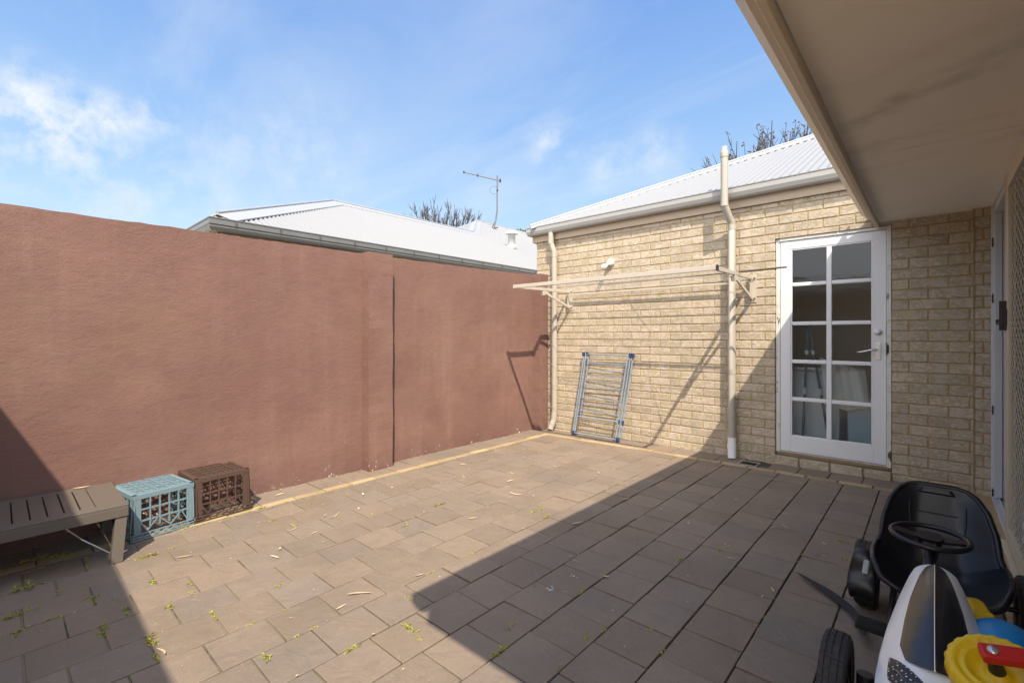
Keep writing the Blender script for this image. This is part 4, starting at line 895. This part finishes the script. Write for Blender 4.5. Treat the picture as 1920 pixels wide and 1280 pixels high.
# ================================================================== pedal go-kart
kt = thing('pedal_kart', 'white and black pedal go-kart with black seat parked by the sliding door', 'go-kart', (.015, 2.2, gz(0)))
KO = Vector((.015, 2.2, gz(0)))
k3 = lambda x, y, z: (x-KO.x, y-KO.y, z-KO.z)
def wheel(cx, cy, label=None, r=.14, w=.085):
    prof_ = [(r*.56, -w*.46), (r*.72, -w*.5), (r*.9, -w*.49), (r*.975, -w*.42), (r*.995, -w*.28), (r*.965, -w*.26), (r*.965, -w*.235), (r, -w*.22), (r, -w*.04), (r*.97, -w*.03), (r*.97, w*.03), (r, w*.04), (r, w*.22), (r*.965, w*.235), (r*.965, w*.26), (r*.995, w*.28), (r*.975, w*.42), (r*.9, w*.49), (r*.72, w*.5), (r*.56, w*.46), (r*.56, -w*.46)]
    def fn(k_, j, rr): return rr-(.004 if (k_ % 4 == 0 and rr > r*.97 and (j < 9 or (k_ % 8 == 0))) else 0)-(.003 if (k_ % 4 == 2 and rr > r*.97 and j > 10) else 0)
    c_ = k3(cx, cy, gz(cx)+r)
    mb = MB(); mb.lathe(prof_, 112, c_, (1, 0, 0), False, fn); wh = mb.build('wheel', M['rubber'], kt)
    mb = MB(); mb.lathe([(.001, -w*.2), (r*.2, -w*.2), (r*.22, -w*.34), (r*.5, -w*.34), (r*.57, -w*.45), (r*.57, w*.45), (r*.5, w*.34), (r*.22, w*.34), (r*.2, w*.45), (.001, w*.45)], 32, c_, (1, 0, 0)); mb.build('rim', M['seat'], wh)
for cx, cy in ((-.222, 2.66), (.285, 2.66), (-.220, 1.73), (.27, 1.73)): wheel(cx, cy, r=(.15 if cy < 2 else .14), w=(.068 if cy < 2 else .085))
ft = MB(); tz = .19
ft.tube([k3(-.2, 2.66, tz+.01), k3(.27, 2.66, tz+.01)], .011, 10); ft.tube([k3(0, 2.75, .2), k3(0, 2.3, .16), k3(0, 1.66, .16)], .02, 12); ft.tube([k3(-.17, 1.73, .19), k3(.20, 1.73, .19)], .016, 10)
ft.tube([k3(-.15, 1.73, .11), k3(-.148, 1.74, .26)], .022, 10); ft.tube([k3(.19, 1.73, .11), k3(.19, 1.74, .26)], .022, 10)
ft.tube([k3(-.15, 2.2, .17), k3(.15, 2.2, .17)], .008, 8); ft.tube([k3(-.12, 2.15, .15), k3(-.12, 2.6, .2)], .012, 8); ft.bar(k3(-.12, 2.5, .2), k3(-.12, 2.72, .2), .02, .07)
ft.build('frame', M['seat'], kt)
# seat shell
sec = [(2.335, .272, 0, 1, .115, .02), (2.35, .262, 0, 1, .165, .05), (2.42, .250, 0, 1, .196, .105), (2.52, .245, -.05, 1, .202, .118), (2.62, .252, -.15, 1, .200, .105), (2.70, .285, -.6, .8, .195, .085), (2.75, .35, -.93, .35, .186, .075), (2.79, .43, -.96, .26, .180, .065), (2.825, .51, -.97, .24, .158, .045), (2.845, .56, -.98, .2, .128, .02), (2.852, .582, -1, .1, .098, .006), (2.855, .590, -1, 0, .06, 0)]
def seatf(u, v):
    s_ = u*(len(sec)-1); i = min(int(s_), len(sec)-2); f = s_-i; A_ = [a*(1-f)+b*f for a, b in zip(sec[i], sec[i+1])]
    x = (v*2-1); n_ = Vector((0, A_[2], A_[3])).normalized(); lift = A_[5]*(max(0, abs(x)-.35)/.65)**1.6
    xs = x*A_[4]*(1 if abs(x) < .98 else 1.0)
    return Vector(k3(.015+xs, A_[0], A_[1]))+n_*lift
mb = MB(); mb.grid(seatf, 44, 26); st_ = mb.build('seat', M['seat'], kt, solid=.016, sub=1, fix=False)
# rolled rim of the shell
def rimp():
    pts = [seatf(u/40, 0) for u in range(41)]+[seatf(1, v/10) for v in range(1, 11)]+[seatf(1-u/40, 1) for u in range(1, 41)]+[seatf(0, 1-v/10) for v in range(1, 11)]; return pts
mb = MB(); mb.tube(rimp(), .0115, 10, False); mb.build('seat_rim', M['seat'], st_)
def padbox(mb, u0, u1, v0, v1, h, nu=8, nv=8):
    def f(a_, b_):
        u, v = u0+(u1-u0)*a_, v0+(v1-v0)*b_; p = seatf(u, v); n_ = (seatf(min(u+.01, 1), v)-seatf(u-.01, v)).cross(seatf(u, v+.01)-seatf(u, v-.01)).normalized()
        if n_.y > 0 and u > .5: n_ = -n_
        ed = min(a_, 1-a_, b_, 1-b_)*8; return p+n_*(.009+h*min(1, ed)-(.02 if ed < .01 else 0))
    mb.grid(f, nu, nv)
mb = MB(); padbox(mb, .80, .89, .24, .76, .010, 16, 24); mb.build('headrest', M['seat'], st_, fix=False, sub=1)
mb = MB(); mb.tube([seatf(.69, .3+.4*i/10)+Vector((0, -.010, .002)) for i in range(11)], .0025, 6); mb.tube([seatf(.74-.012*i, .80+.0*i-.006*i)+Vector((0, -.012, 0)) for i in range(12)], .0025, 6); mb.tube([seatf(.74-.012*i, .20+.006*i)+Vector((0, -.012, 0)) for i in range(12)], .0025, 6); mb.build('seat_seam', M['seat'], st_)
# hood
HS = [(2.222, .012, .452, .448), (2.217, .034, .458, .448), (2.20, .052, .463, .440), (2.15, .066, .462, .425), (2.05, .084, .455, .402), (1.95, .099, .443, .380), (1.85, .112, .428, .358), (1.75, .121, .409, .334), (1.66, .126, .388, .310), (1.58, .122, .360, .284), (1.51, .108, .325, .255), (1.46, .085, .288, .232), (1.43, .05, .252, .215), (1.42, .02, .23, .212)]
def hoodat(Y):
    for A_, B2 in zip(HS, HS[1:]):
        if B2[0] <= Y <= A_[0]:
            f = (A_[0]-Y)/(A_[0]-B2[0]); return [a*(1-f)+b*f for a, b in zip(A_, B2)]
    return HS[0] if Y > 2 else HS[-1]
HCX = .008
def hoodf(u, v):
    s_ = u*(len(HS)-1); i = min(int(s_), len(HS)-2); f = s_-i; A_ = [a*(1-f)+b*f for a, b in zip(HS[i], HS[i+1])]; x = v*2-1
    ang = x*math.pi/2*1.12; sx_ = math.sin(max(-math.pi/2, min(math.pi/2, ang)))
    zz = A_[3]+(A_[2]-A_[3])*max(0, 1-abs(sx_)**2.3)
    if abs(ang) > math.pi/2: zz = A_[3]-.05*(abs(ang)-math.pi/2)/(math.pi/2*.12)
    return Vector(k3(HCX+sx_*A_[1], A_[0], zz))
mb = MB(); mb.grid(hoodf, 52, 36); hd = mb.build('hood', M['kart_white'], kt, solid=.006, sub=1, fix=False)
def surf(x, Y, off):
    A_ = hoodat(Y); return Vector(k3(HCX+x*A_[1], Y, A_[3]+(A_[2]-A_[3])*max(0, 1-abs(x)**2.3)+off))
def paneled(sg):
    def f(u, v):
        x = sg*(v*.68); Yb = 2.183-.018*abs(x)**2*4; Yf = 1.640+.10*abs(x)**2.2*1.3+.0*v
        if abs(x) > .5: Yb -= (abs(x)-.5)*.35; Yf += (abs(x)-.5)*.35
        Y = Yb+(Yf-Yb)*u; xx = x*(.82+.18*min(1, (2.19-Y)/.22)); return surf(xx, Y, .0045+.010*(1-v)-(.008 if v > .97 else 0))
    return f
for sg in (-1, 1):
    mb = MB(); mb.grid(paneled(sg), 26, 12); mb.build('dark_panel', M['gloss'], hd, fix=False)
mb = MB(); mb.tube([surf(-.02, 2.17-.53*i/16, .0155) for i in range(17)], .0022, 6); mb.build('panel_ridge', M['chrome'], hd)
for sg in (-1, 1):
    def gf(u, v):
        x = sg*(.80-.74*u); Yc = 1.700-.115*u; Y = Yc-(.012+.085*(1-abs(u-.35)*.8))*v; return surf(x, Y, .006)
    mb = MB(); mb.grid(gf, 14, 8); gr_ = mb.build('grille', M['grille'], hd, fix=False)
    mb = MB(); mb.bar(surf(sg*.66, 1.640, .009), surf(sg*.1, 1.555, .009), .009, .004); mb.build('grille_bar', M['chrome'], hd)
# front bumper
mb = MB(); mb.tube([k3(-.15, 1.60, .16), k3(-.13, 1.47, .16), k3(0, 1.40, .16), k3(.15, 1.47, .16), k3(.17, 1.60, .16)], .015, 10); mb.build('bumper', M['seat'], kt)
# steering wheel
sc_ = Vector(k3(-.008, 2.375, .507)); sn = Vector((0, -.10, 1)).normalized()
u_ = Vector((1, 0, 0)); v_ = sn.cross(u_)
mb = MB(); mb.tube([sc_+(u_*math.cos(t)*.112+v_*math.sin(t)*.098) for t in [i*math.pi/24 for i in range(49)]], .0098, 12, False)
sw_ = mb.build('steering_wheel', M['seat'], kt)
mb = MB()
for a_ in (.1, math.pi-.1, -math.pi/2): mb.bar(sc_-sn*.012, sc_+(u_*math.cos(a_)*.108+v_*math.sin(a_)*.094), .038, .010, sn)
mb.tube([sc_+sn*.004, sc_-sn*.03, sc_+Vector((.0, -.05, -.075)), sc_+Vector((.0, -.10, -.13))], [.042, .034, .019, .016], 14); mb.build('steering_hub', M['seat'], sw_)
mb = MB(); mb.tube([sc_+Vector((0, -.085, -.115)), sc_+Vector((0, -.15, -.2)), k3(0, 2.0, .18)], .011, 10); mb.build('steering_column', M['steel'], kt)
for sx_, yy, zz in ((-1, 2.13, .215), (1, 2.02, .11)):
    mb = MB(); c_ = k3(sx_*.165, yy, zz); mb.box(c_[0]-.045, c_[1]-.03, c_[2]-.011, c_[0]+.045, c_[1]+.03, c_[2]+.011)
    for i in range(4): mb.box(c_[0]-.042, c_[1]-.026+i*.016, c_[2]+.011, c_[0]+.042, c_[1]-.018+i*.016, c_[2]+.015)
    mb.tube([(c_[0]-sx_*.05, c_[1], c_[2]), (c_[0]-sx_*.06, c_[1]+.03, c_[2]-.05*sx_*-1*0-.02)], .008, 8); mb.build('pedal', M['webbing'], kt, bevel=.002)
mb = MB()
def guard(u, v):
    an_ = R(200+u*-78)*1; rr = .158+.012*math.sin(u*9); wv_ = .038+.012*math.sin(u*math.pi*1.3); return k3(-.228+(v-.5)*2*wv_, 2.66+math.cos(an_)*rr, gz(-.2)+.14+math.sin(an_)*rr-.012*(abs(v-.5)*2)**3)
mb.grid(guard, 16, 8); hb = mb.build('brake_guard', M['seat'], kt, solid=.006, sub=1, fix=False)
mb = MB(); mb.bar(k3(-.215, 2.50, .245), k3(-.21, 2.535, .295), .022, .016); mb.build('brake_lever', M['gutter_grey'], kt, bevel=.005)
# loose black strap trailing on the paving
sp_ = [(-.19, 2.22, .12, 0)]+[(-0.245, 2.489, 0.062, 0.5), (-0.286, 2.522, 0.062, 1.0), (-0.331, 2.567, 0.062, 0.9), (-0.381, 2.626, 0.062, 0.5), (-0.456, 2.691, 0.062, 0.2), (-0.517, 2.744, 0.062, 0.1)]
mb = MB(); vs = []
for i, (x, y, z, tw) in enumerate(sp_):
    a_ = Vector(sp_[min(i+1, len(sp_)-1)][:3])-Vector(sp_[max(i-1, 0)][:3]); a_.normalize(); s_ = a_.cross(Vector((0, 0, 1))).normalized(); d_ = (s_*math.cos(tw)+Vector((0, 0, 1))*math.sin(tw)); wd = (.016, .018, .018, .019, .018, .012, .004)[i]
    p = Vector(k3(x, y, z)); up = Vector((0, 0, wd*abs(math.sin(tw)))); vs += [p-d_*wd+up, p+d_*wd+up]
mb.add(vs, [(2*i, 2*i+2, 2*i+3, 2*i+1) for i in range(len(sp_)-1)], True); mb.build('strap', M['webbing'], kt, fix=False, solid=.0025, sub=2)

# ================================================================== toddler ride-on toy tipped over the kart
RO = Vector((.10, 1.66, .43))
ty = thing('ride_on_toy', 'yellow red and blue plastic toddler toy tipped against the kart hood', 'toy', tuple(RO))
r3 = lambda *p: Vector(p)-RO
tn = Vector((-.16, -.42, .88)).normalized(); wcn = Vector((.122, 1.655, .428))
def toywheel(c_, n_, r, w, mat='toy_yellow'):
    prof_ = [(.001, w*.30), (r*.18, w*.30), (r*.22, w*.12), (r*.44, w*.12), (r*.55, w*.42), (r*.60, w*.46), (r*.64, w*.40), (r*.70, w*.40), (r*.76, w*.5), (r*.90, w*.47), (r*.98, w*.30), (r, w*.04), (r*.975, 0), (r, -w*.04), (r*.98, -w*.30), (r*.90, -w*.47), (r*.7, -w*.4), (.001, -w*.3)]
    def fn(k_, j, rr):
        t = .5+.5*math.cos(k_*2*math.pi/(4 if j > 13 else 8)); return rr-(.0035*t if 8 <= j <= 15 else 0)
    mb = MB(); mb.lathe(prof_, 176, c_, n_, True, fn); return mb.build('wheel', M[mat], ty, fix=True)
toywheel(wcn-RO, tn, .100, .076)
mb = MB(); h_ = wcn-RO+tn*.020; mb.tube([h_, h_+tn*.040], [.017, .013], 14); mb.build('axle_cap', M['black'], ty)
mb = MB(); A_ = h_+tn*.045; pth = [A_+Vector((-.024, -.006, .006)), A_+Vector((.0, 0, .009)), A_+Vector((.04, .012, .014)), A_+Vector((.09, .03, .015)), A_+Vector((.15, .06, .006)), A_+Vector((.20, .10, -.03)), A_+Vector((.235, .16, -.09)), A_+Vector((.24, .24, -.15))]
for p, q_ in zip(pth, pth[1:]): pass
def sweep(mb, pts, w, h, up):
    pts = [Vector(p) for p in pts]; rows = []
    for i, p in enumerate(pts):
        d = (pts[min(i+1, len(pts)-1)]-pts[max(i-1, 0)]).normalized(); x = d.cross(up).normalized(); y = x.cross(d)
        rows += [p+x*w*.5*a_+y*h*.5*b_ for a_, b_ in ((-1, -1), (1, -1), (1, 1), (-1, 1))]
    n_ = len(pts); mb.add(rows, [[4*i+k_, 4*i+(k_+1) % 4, 4*i+4+(k_+1) % 4, 4*i+4+k_] for i in range(n_-1) for k_ in range(4)]+[[0, 1, 2, 3], [4*n_-4, 4*n_-3, 4*n_-2, 4*n_-1]])
sweep(mb, pth, .040, .026, tn); rm = mb.build('fork', M['toy_red'], ty, bevel=.005, seg=3)
mb = MB(); mb.lathe([(.001, .003), (.011, .003), (.011, 0)], 16, pth[1]+tn*.013, tn); mb.build('screw', M['steel'], rm)
mb = MB(); c_ = r3(.160, 2.00, .345)
def ell(u, v):
    t, p = u*math.pi, v*2*math.pi; return c_+Vector((.085*math.sin(t)*math.cos(p)+.05*(1-math.cos(t))*0, .13*math.sin(t)*math.sin(p), .062*math.cos(t)))
mb.grid(ell, 18, 28); mb.build('body', M['toy_blue'], ty, fix=True)
mb = MB(); mb.tube([r3(.205, 1.86, .335), r3(.225, 1.72, .36), r3(.23, 1.62, .37)], [.045, .04, .03], 16); mb.build('stem', M['toy_blue'], ty)
mb = MB(); sweep(mb, [r3(.10, 2.325, .318), r3(.112, 2.29, .325), r3(.13, 2.21, .316), r3(.15, 2.12, .292)], .052, .045, Vector((0, 0, 1))); mb.build('seat_back', M['toy_yellow'], ty, bevel=.014, seg=4)
mb = MB(); sweep(mb, [r3(.124, 2.235, .318), r3(.13, 2.205, .315)], .058, .052, Vector((0, 0, 1))); mb.build('seat_band', M['toy_yellow'], ty, bevel=.01, seg=3)

# ================================================================== fallen leaves, weeds, stains
LEAVES = [(-2.032, 1.161, 0.89, 4, 1.0, 0, 0), (-2.001, 1.053, 1.75, 0, 0.7, 0, 0), (-3.142, 0.708, 1.08, 0, 0.95, 0, 0), (-2.84, 1.112, 2.63, 3, 0.8, 0, 0), (-2.75, 1.048, 0.42, 0, 0.8, 0, 0), (-3.077, 1.281, 1.71, 1, 0.7, 0, 0), (-3.135, 1.531, 2.49, 2, 0.8, 0, 0), (-3.092, 1.568, 2.04, 1, 1, 0, 0), (-3.343, 1.937, -0.36, 2, 0.9, 0, 0), (-3.081, 1.752, -0.35, 2, 0.7, 0, 0), (-3.314, 2.188, -0.36, 3, 0.7, 0, 0), (-3.518, 2.088, 0.71, 0, 0.6, 0, 0), (-2.908, 1.35, 1.86, 0, 0.7, 0, 0), (-3.848, 1.507, 1.64, 0, 0.9, 0, 0), (-3.406, 3.053, 0.69, 0, 0.8, 0, 0), (-3.227, 2.714, 1.01, 1, 0.8, 0, 0), (-3.074, 2.781, -0.11, 1, 0.7, 0, 0), (-3.025, 2.699, 1.49, 0, 0.6, 0, 0), (-2.833, 3.134, -0.17, 0, 0.6, 0, 0), (-2.684, 2.949, 1.59, 0, 1.05, 0, 0), (-2.435, 2.745, 0.44, 1, 1.2, 0, 0), (-1.237, 2.084, 0.72, 3, 0.8, 1, 0), (-3.286, 2.38, 0.7, 5, 0.8, 0, 0), (-2.236, 3.638, -0.86, 2, 0.9, 0, 0), (-1.999, 3.36, 1.18, 0, 0.6, 0, 0), (-2.321, 2.167, 1.15, 0, 0.8, 0, 0), (-1.966, 1.464, 1.24, 2, 0.8, 0, 0), (-2.248, 0.428, 0.17, 4, 0.65, 0, 0), (-1.719, 1.045, 1.33, 5, 0.5, 0, 0), (-1.727, 3.188, 1.14, 1, 1.0, 1, 0), (-0.766, 3.642, 0.13, 1, 1.0, 1, 0), (-0.69, 3.394, -0.58, 1, 0.8, 1, 0), (-0.752, 3.318, 1.06, 0, 0.6, 1, 0), (-1.729, 2.556, 1.27, 0, 1.1, 1, 0), (-0.472, 3.253, -0.73, 2, 0.6, 1, 0), (-0.445, 3.072, 0.71, 5, 0.6, 1, 0), (-0.822, 2.703, 0.52, 0, 0.7, 1, 0), (-0.905, 2.878, 1.42, 5, 0.5, 1, 0), (-0.514, 2.955, -0.65, 2, 0.5, 1, 0), (-1.089, 3.703, 1.1, 2, 0.7, 1, 0), (-1.004, 4.431, 0.0, 2, 0.8, 1, 0), (-4.058, 1.744, 2.1, 0, 0.7, 0, 0), (-0.589, 2.402, 1.43, 2, 0.5, 1, 0), (-2.675, 3.568, 0.69, 5, 0.7, 0, 0), (-3.118, 3.875, 1.66, 2, 0.6, 0, 0), (-3.552, 3.669, 0.69, 5, 0.6, 0, 0), (-0.569, 2.492, -1.08, 2, 0.7, 1, 0), (-1.43, 3.166, 1.11, 2, 0.5, 1, 0), (-2.301, 2.793, 1.73, 5, 0.6, 0, 0), (-3.05, 1.024, 1.19, 2, 0.5, 0, 0), (-2.676, 2.03, 0.7, 5, 0.5, 0, 0), (-1.898, 3.674, 1.35, 2, 0.5, 0, 0), (-2.77, 4.166, 1.29, 5, 0.6, 0, 0), (-1.53, 4.414, 0.7, 5, 0.5, 1, 0), (-0.927, 2.368, 0.72, 5, 0.5, 1, 0), (-3.92, 0.351, 1.5, 0, 1.0, 0, 0.322)]
WEEDS = [(-2.716, 2.207, 0.045, (0, 1)), (-1.968, 2.533, 0.04, (0, 1)), (-1.948, 1.795, 0.03, (0, 1)), (-2.212, 2.015, 0.02, (0, 1)), (-2.417, 0.934, 0.025, (1, 0)), (-2.418, 0.96, 0.02, (1, 0)), (-1.708, 0.944, 0.03, (0, 1)), (-2.906, 1.766, 0.02, (1, 0)), (-2.599, 0.53, 0.03, (1, 0)), (-3.35, 0.689, 0.02, (0, 1)), (-3.33, 0.572, 0.05, (0, 1)), (-2.958, 0.53, 0.03, (1, 0)), (-2.398, 0.651, 0.02, (1, 0)), (-2.356, 0.65, 0.02, (1, 0)), (-1.915, 0.7, 0.03, (1, 0)), (-3.464, 1.568, 0.02, (0, 1)), (-3.657, 1.3, 0.03, (0, 1)), (-3.343, 1.264, 0.02, (0, 1)), (-3.143, 1.316, 0.03, (1, 0)), (-1.638, 1.173, 0.04, (1, 0)), (-1.845, 1.306, 0.03, (1, 0)), (-1.558, 1.15, 0.02, (1, 0)), (-1.257, 1.31, 0.04, (0, 1)), (-1.331, 1.456, 0.02, (0, 1)), (-1.253, 1.884, 0.02, (0, 1)), (-1.034, 2.528, 0.022, (0, 1)), (-0.882, 2.852, 0.02, (0, 1)), (-1.046, 1.612, 0.02, (0, 1)), (-1.025, 1.7, 0.015, (0, 1)), (-0.395, 3.367, 0.03, (1, 0)), (-0.34, 3.105, 0.03, (1, 0)), (-1.027, 1.402, 0.02, (0, 1)), (-0.906, 2.786, 0.02, (0, 1)), (-2.577, 1.803, 0.02, (0, 1)), (-2.088, 2.535, 0.025, (0, 1)), (-2.077, 2.612, 0.03, (0, 1)), (-0.673, 2.328, 0.01, (0, 1)), (-0.874, 1.832, 0.015, (0, 1)), (-0.55, 2.241, 0.02, (1, 0)), (-3.769, 0.131, 0.05, (0, 1)), (-3.727, 0.236, 0.05, (0, 1)), (-3.365, 0.108, 0.05, (0, 1)), (-3.059, 0.073, 0.05, (0, 1)), (-2.893, 0.175, 0.03, (0, 1)), (-2.879, 0.076, 0.03, (0, 1)), (-2.997, 0.3, 0.03, (0, 1)), (-2.926, 0.302, 0.02, (1, 0)), (-2.643, 0.307, 0.03, (1, 0)), (-2.718, 0.399, 0.04, (1, 0)), (-3.19, 0.208, 0.02, (1, 0)), (-2.579, 0.292, 0.03, (1, 0)), (-2.852, 0.052, 0.02, (1, 0)), (-2.374, 0.425, 0.05, (1, 0)), (-2.226, 0.407, 0.03, (1, 0)), (-3.978, 5.132, 0.025, (0, 1)), (-3.714, 1.008, 0.02, (0, 1)), (-3.417, 1.842, 0.02, (1, 0)), (-3.234, 0.964, 0.02, (1, 0)), (-2.782, 0.65, 0.02, (1, 0)), (-2.682, 0.637, 0.02, (1, 0)), (-2.754, 1.379, 0.02, (0, 1)), (-3.639, 1.204, 0.03, (0, 1)), (-2.276, 4.291, 0.02, (0, 1))]
PLANTS = [(-3.513, 0.336, 0.035, 'small dark green weed sprouting nearest the bench leg'), (-3.328, 0.107, 0.06, 'bushy green weed in the shaded joint at the left edge'), (-3.343, 0.061, 0.05, 'tall thin green shoot at the left edge of the shaded pavers'), (-3.675, 0.255, 0.045, 'spreading green weed on the brick border under the bench'), (-3.38, 0.324, 0.03, 'low weed rosette between the bench leg and the left edge')]
SPLASH = [(-1.383, 1.802, 0.012, 14), (-1.368, 1.984, 0.01, 10), (-1.461, 2.133, 0.008, 6), (-1.508, 2.151, 0.008, 5), (-1.194, 3.051, 0.012, 10), (-1.311, 1.833, 0.006, 4), (-1.19, 3.151, 0.01, 6)]
def leafmesh(ln, wd, curl, bend):
    mb = MB(); n_ = 9; vs = []
    for i in range(n_+1):
        t = i/n_; w_ = wd*math.sin(math.pi*min(1, t*1.02))**.75*.5*(1-.25*t); x = (t-.5)*ln; y = bend*math.sin(math.pi*t); z = .003+curl*(4*(t-.5)**2)
        vs += [(x, y-w_, z+w_*.35), (x, y, z), (x, y+w_, z+w_*.35)]
    fs = []
    for i in range(n_):
        for k_ in (0, 1): a_ = 3*i+k_; fs.append((a_, a_+1, a_+4, a_+3))
    mb.add(vs, fs, True); return mb
lm_ = []
for (a_, b_, c_, d_) in ((.085, .013, .008, .010), (.10, .011, .006, -.014), (.065, .014, .010, .006), (.045, .022, .006, .0), (.12, .015, .010, .018), (.03, .02, .004, 0)):
    lm_.append(leafmesh(a_, b_, c_, d_))
lmesh = []
for m_ in lm_:
    o_ = m_.build('fallen_leaf', M['gum'], fix=False); lmesh.append(o_.data); bpy.data.objects.remove(o_)
for (x, y, ang, ty_, sc__, shade, z) in LEAVES:
    o_ = bpy.data.objects.new('fallen_leaf', lmesh[ty_]); C.objects.link(o_); o_.location = (x, y, z if z else gz(x)+.0025); o_.rotation_euler = (random.uniform(-.1, .1), random.uniform(-.05, .05), ang); o_.scale = (sc__,)*3
    if z: tag(o_, 'curled dry gum leaf lying on the end of the bench top', 'leaf')
    elif shade: tag(o_, 'dry gum leaf lying on the shaded dark pavers', 'leaf', 'dry leaves on the shaded pavers')
    else: tag(o_, 'pale dry gum leaf lying on the sunlit pavers', 'leaf', 'dry leaves on the sunlit pavers')
random.seed(5)
wd_ = MB()
def tuft(x, y, s, n_=8, flat=.5, dirr=None):
    z = gz(x)-.004
    for _ in range(n_):
        a_ = random.uniform(0, 6.28); px, py = x+random.gauss(0, s*.35), y+random.gauss(0, s*.35)
        if dirr is not None: t = random.uniform(-1, 1)*s; px, py = x+dirr[0]*t+random.gauss(0, .004), y+dirr[1]*t+random.gauss(0, .004)
        ln = random.uniform(.4, 1)*s*.45+.004; h = ln*random.uniform(.2, 1)*flat*1.4; w_ = random.uniform(.0012, .003)
        d = Vector((math.cos(a_), math.sin(a_), 0)); q = Vector((-d.y, d.x, 0)); p = Vector((px, py, z))
        m_ = p+d*ln*.5+Vector((0, 0, h*.8+.002)); e = p+d*ln+Vector((0, 0, h))
        wd_.add([p-q*w_*.5, p+q*w_*.5, m_+q*w_, e, m_-q*w_], [(0, 1, 2, 3, 4)])
for (x, y, s, dr_) in WEEDS: tuft(x, y, s, int(12+s*600), .55, dr_)
for _ in range(150):
    k_ = random.randint(0, 14); x = -1.25-P*random.randint(-4, 10); y = random.uniform(-.3, 4.6)
    if random.random() < (.75 if x < -1.8 else .3): tuft(x, y, random.uniform(.008, .030), random.randint(6, 16), .3, (0, 1))
for _ in range(60): tuft(-3.645+random.uniform(-.004, .004), random.uniform(-.2, 4.6), random.uniform(.01, .04), 10, .3, (0, 1))
for _ in range(16): tuft(random.uniform(-3.5, 0), 4.705, random.uniform(.01, .025), 8, .3, (1, 0))
wm = wd_.build('joint_weeds', M['weed'], fix=False); kind(wm, 'stuff', 'small yellow-green weeds and moss growing in the paver joints'); wm['category'] = 'weeds'
# upright weed plants one can tell apart, in the shade by the bench
def plant(x, y, h, label, seed, nl=9):
    random.seed(seed); mb = MB(); t = thing('weed_plant', label, 'weed', (x, y, gz(x)-.004), 'weed plants in front of the bench')
    sm_ = MB(); sm_.tube([(0, 0, 0), (random.uniform(-.01, .01), 0, h*.5), (0, 0, h)], .0012, 5); sm_.build('stem', M['weed'], t)
    for i in range(nl):
        a_ = i*2.4; z = h*(.15+.85*i/nl); ln = h*.42*(1.15-.5*i/nl); d = Vector((math.cos(a_), math.sin(a_), .35)); d.normalize(); q = Vector((-d.y, d.x, 0)).normalized(); p = Vector((0, 0, z)); w_ = ln*.16
        mb.add([p, p+d*ln*.35+q*w_, p+d*ln*.7+q*w_, p+d*ln, p+d*ln*.7-q*w_, p+d*ln*.35-q*w_], [(0, 1, 2, 3, 4, 5)])
    mb.build('leaves', M['weed'], t, fix=False)
for i, (x, y, h, lb) in enumerate(PLANTS): plant(x, y, h, lb, 40+i)
# crumbs of leaf and bark gathered along the wall feet and in the joints
random.seed(14); lt = MB()
for _ in range(900):
    m_ = random.random()
    if m_ < .35: x, y = WX+abs(random.gauss(0, .05))+.005, random.uniform(-.5, 4.8)
    elif m_ < .6: x, y = random.uniform(-3.9, .2), BY-.004-abs(random.gauss(0, .035))
    elif m_ < .8: x, y = -1.25-P*random.randint(-5, 10)+random.gauss(0, .004), random.uniform(-.3, 4.6)
    else: x, y = random.uniform(-3.9, .2), random.uniform(-.2, 4.6)
    s_ = random.uniform(.0015, .007); a_ = random.uniform(0, 3.14); d = Vector((math.cos(a_), math.sin(a_), 0)); q = Vector((-d.y, d.x, 0)); p = Vector((x, y, gz(x)+.003))
    lt.add([p-d*s_, p+q*s_*.4+Vector((0, 0, s_*.3)), p+d*s_, p-q*s_*.4], [(0, 1, 2, 3)])
kind(lt.build('leaf_litter', M['gum'], fix=False), 'stuff', 'fine crumbs of dry leaf scattered along the wall feet and joints')
# white paint splashes on the shaded pavers
random.seed(9)
sp2 = MB()
for (x, y, s, n_) in SPLASH:
    for _ in range(n_):
        cx, cy = x+random.gauss(0, s), y+random.gauss(0, s*.7); r_ = random.uniform(.15, 1)*s*.35; k_ = 7
        sp2.add([(cx+math.cos(j*6.283/k_)*r_*random.uniform(.5, 1.4), cy+math.sin(j*6.283/k_)*r_*random.uniform(.5, 1.4), gz(cx)+.0028) for j in range(k_)], [list(range(k_))])
kind(sp2.build('paint_splashes', M['splash'], fix=False), 'stuff', 'pale blue-white paint splashes on the shaded pavers')
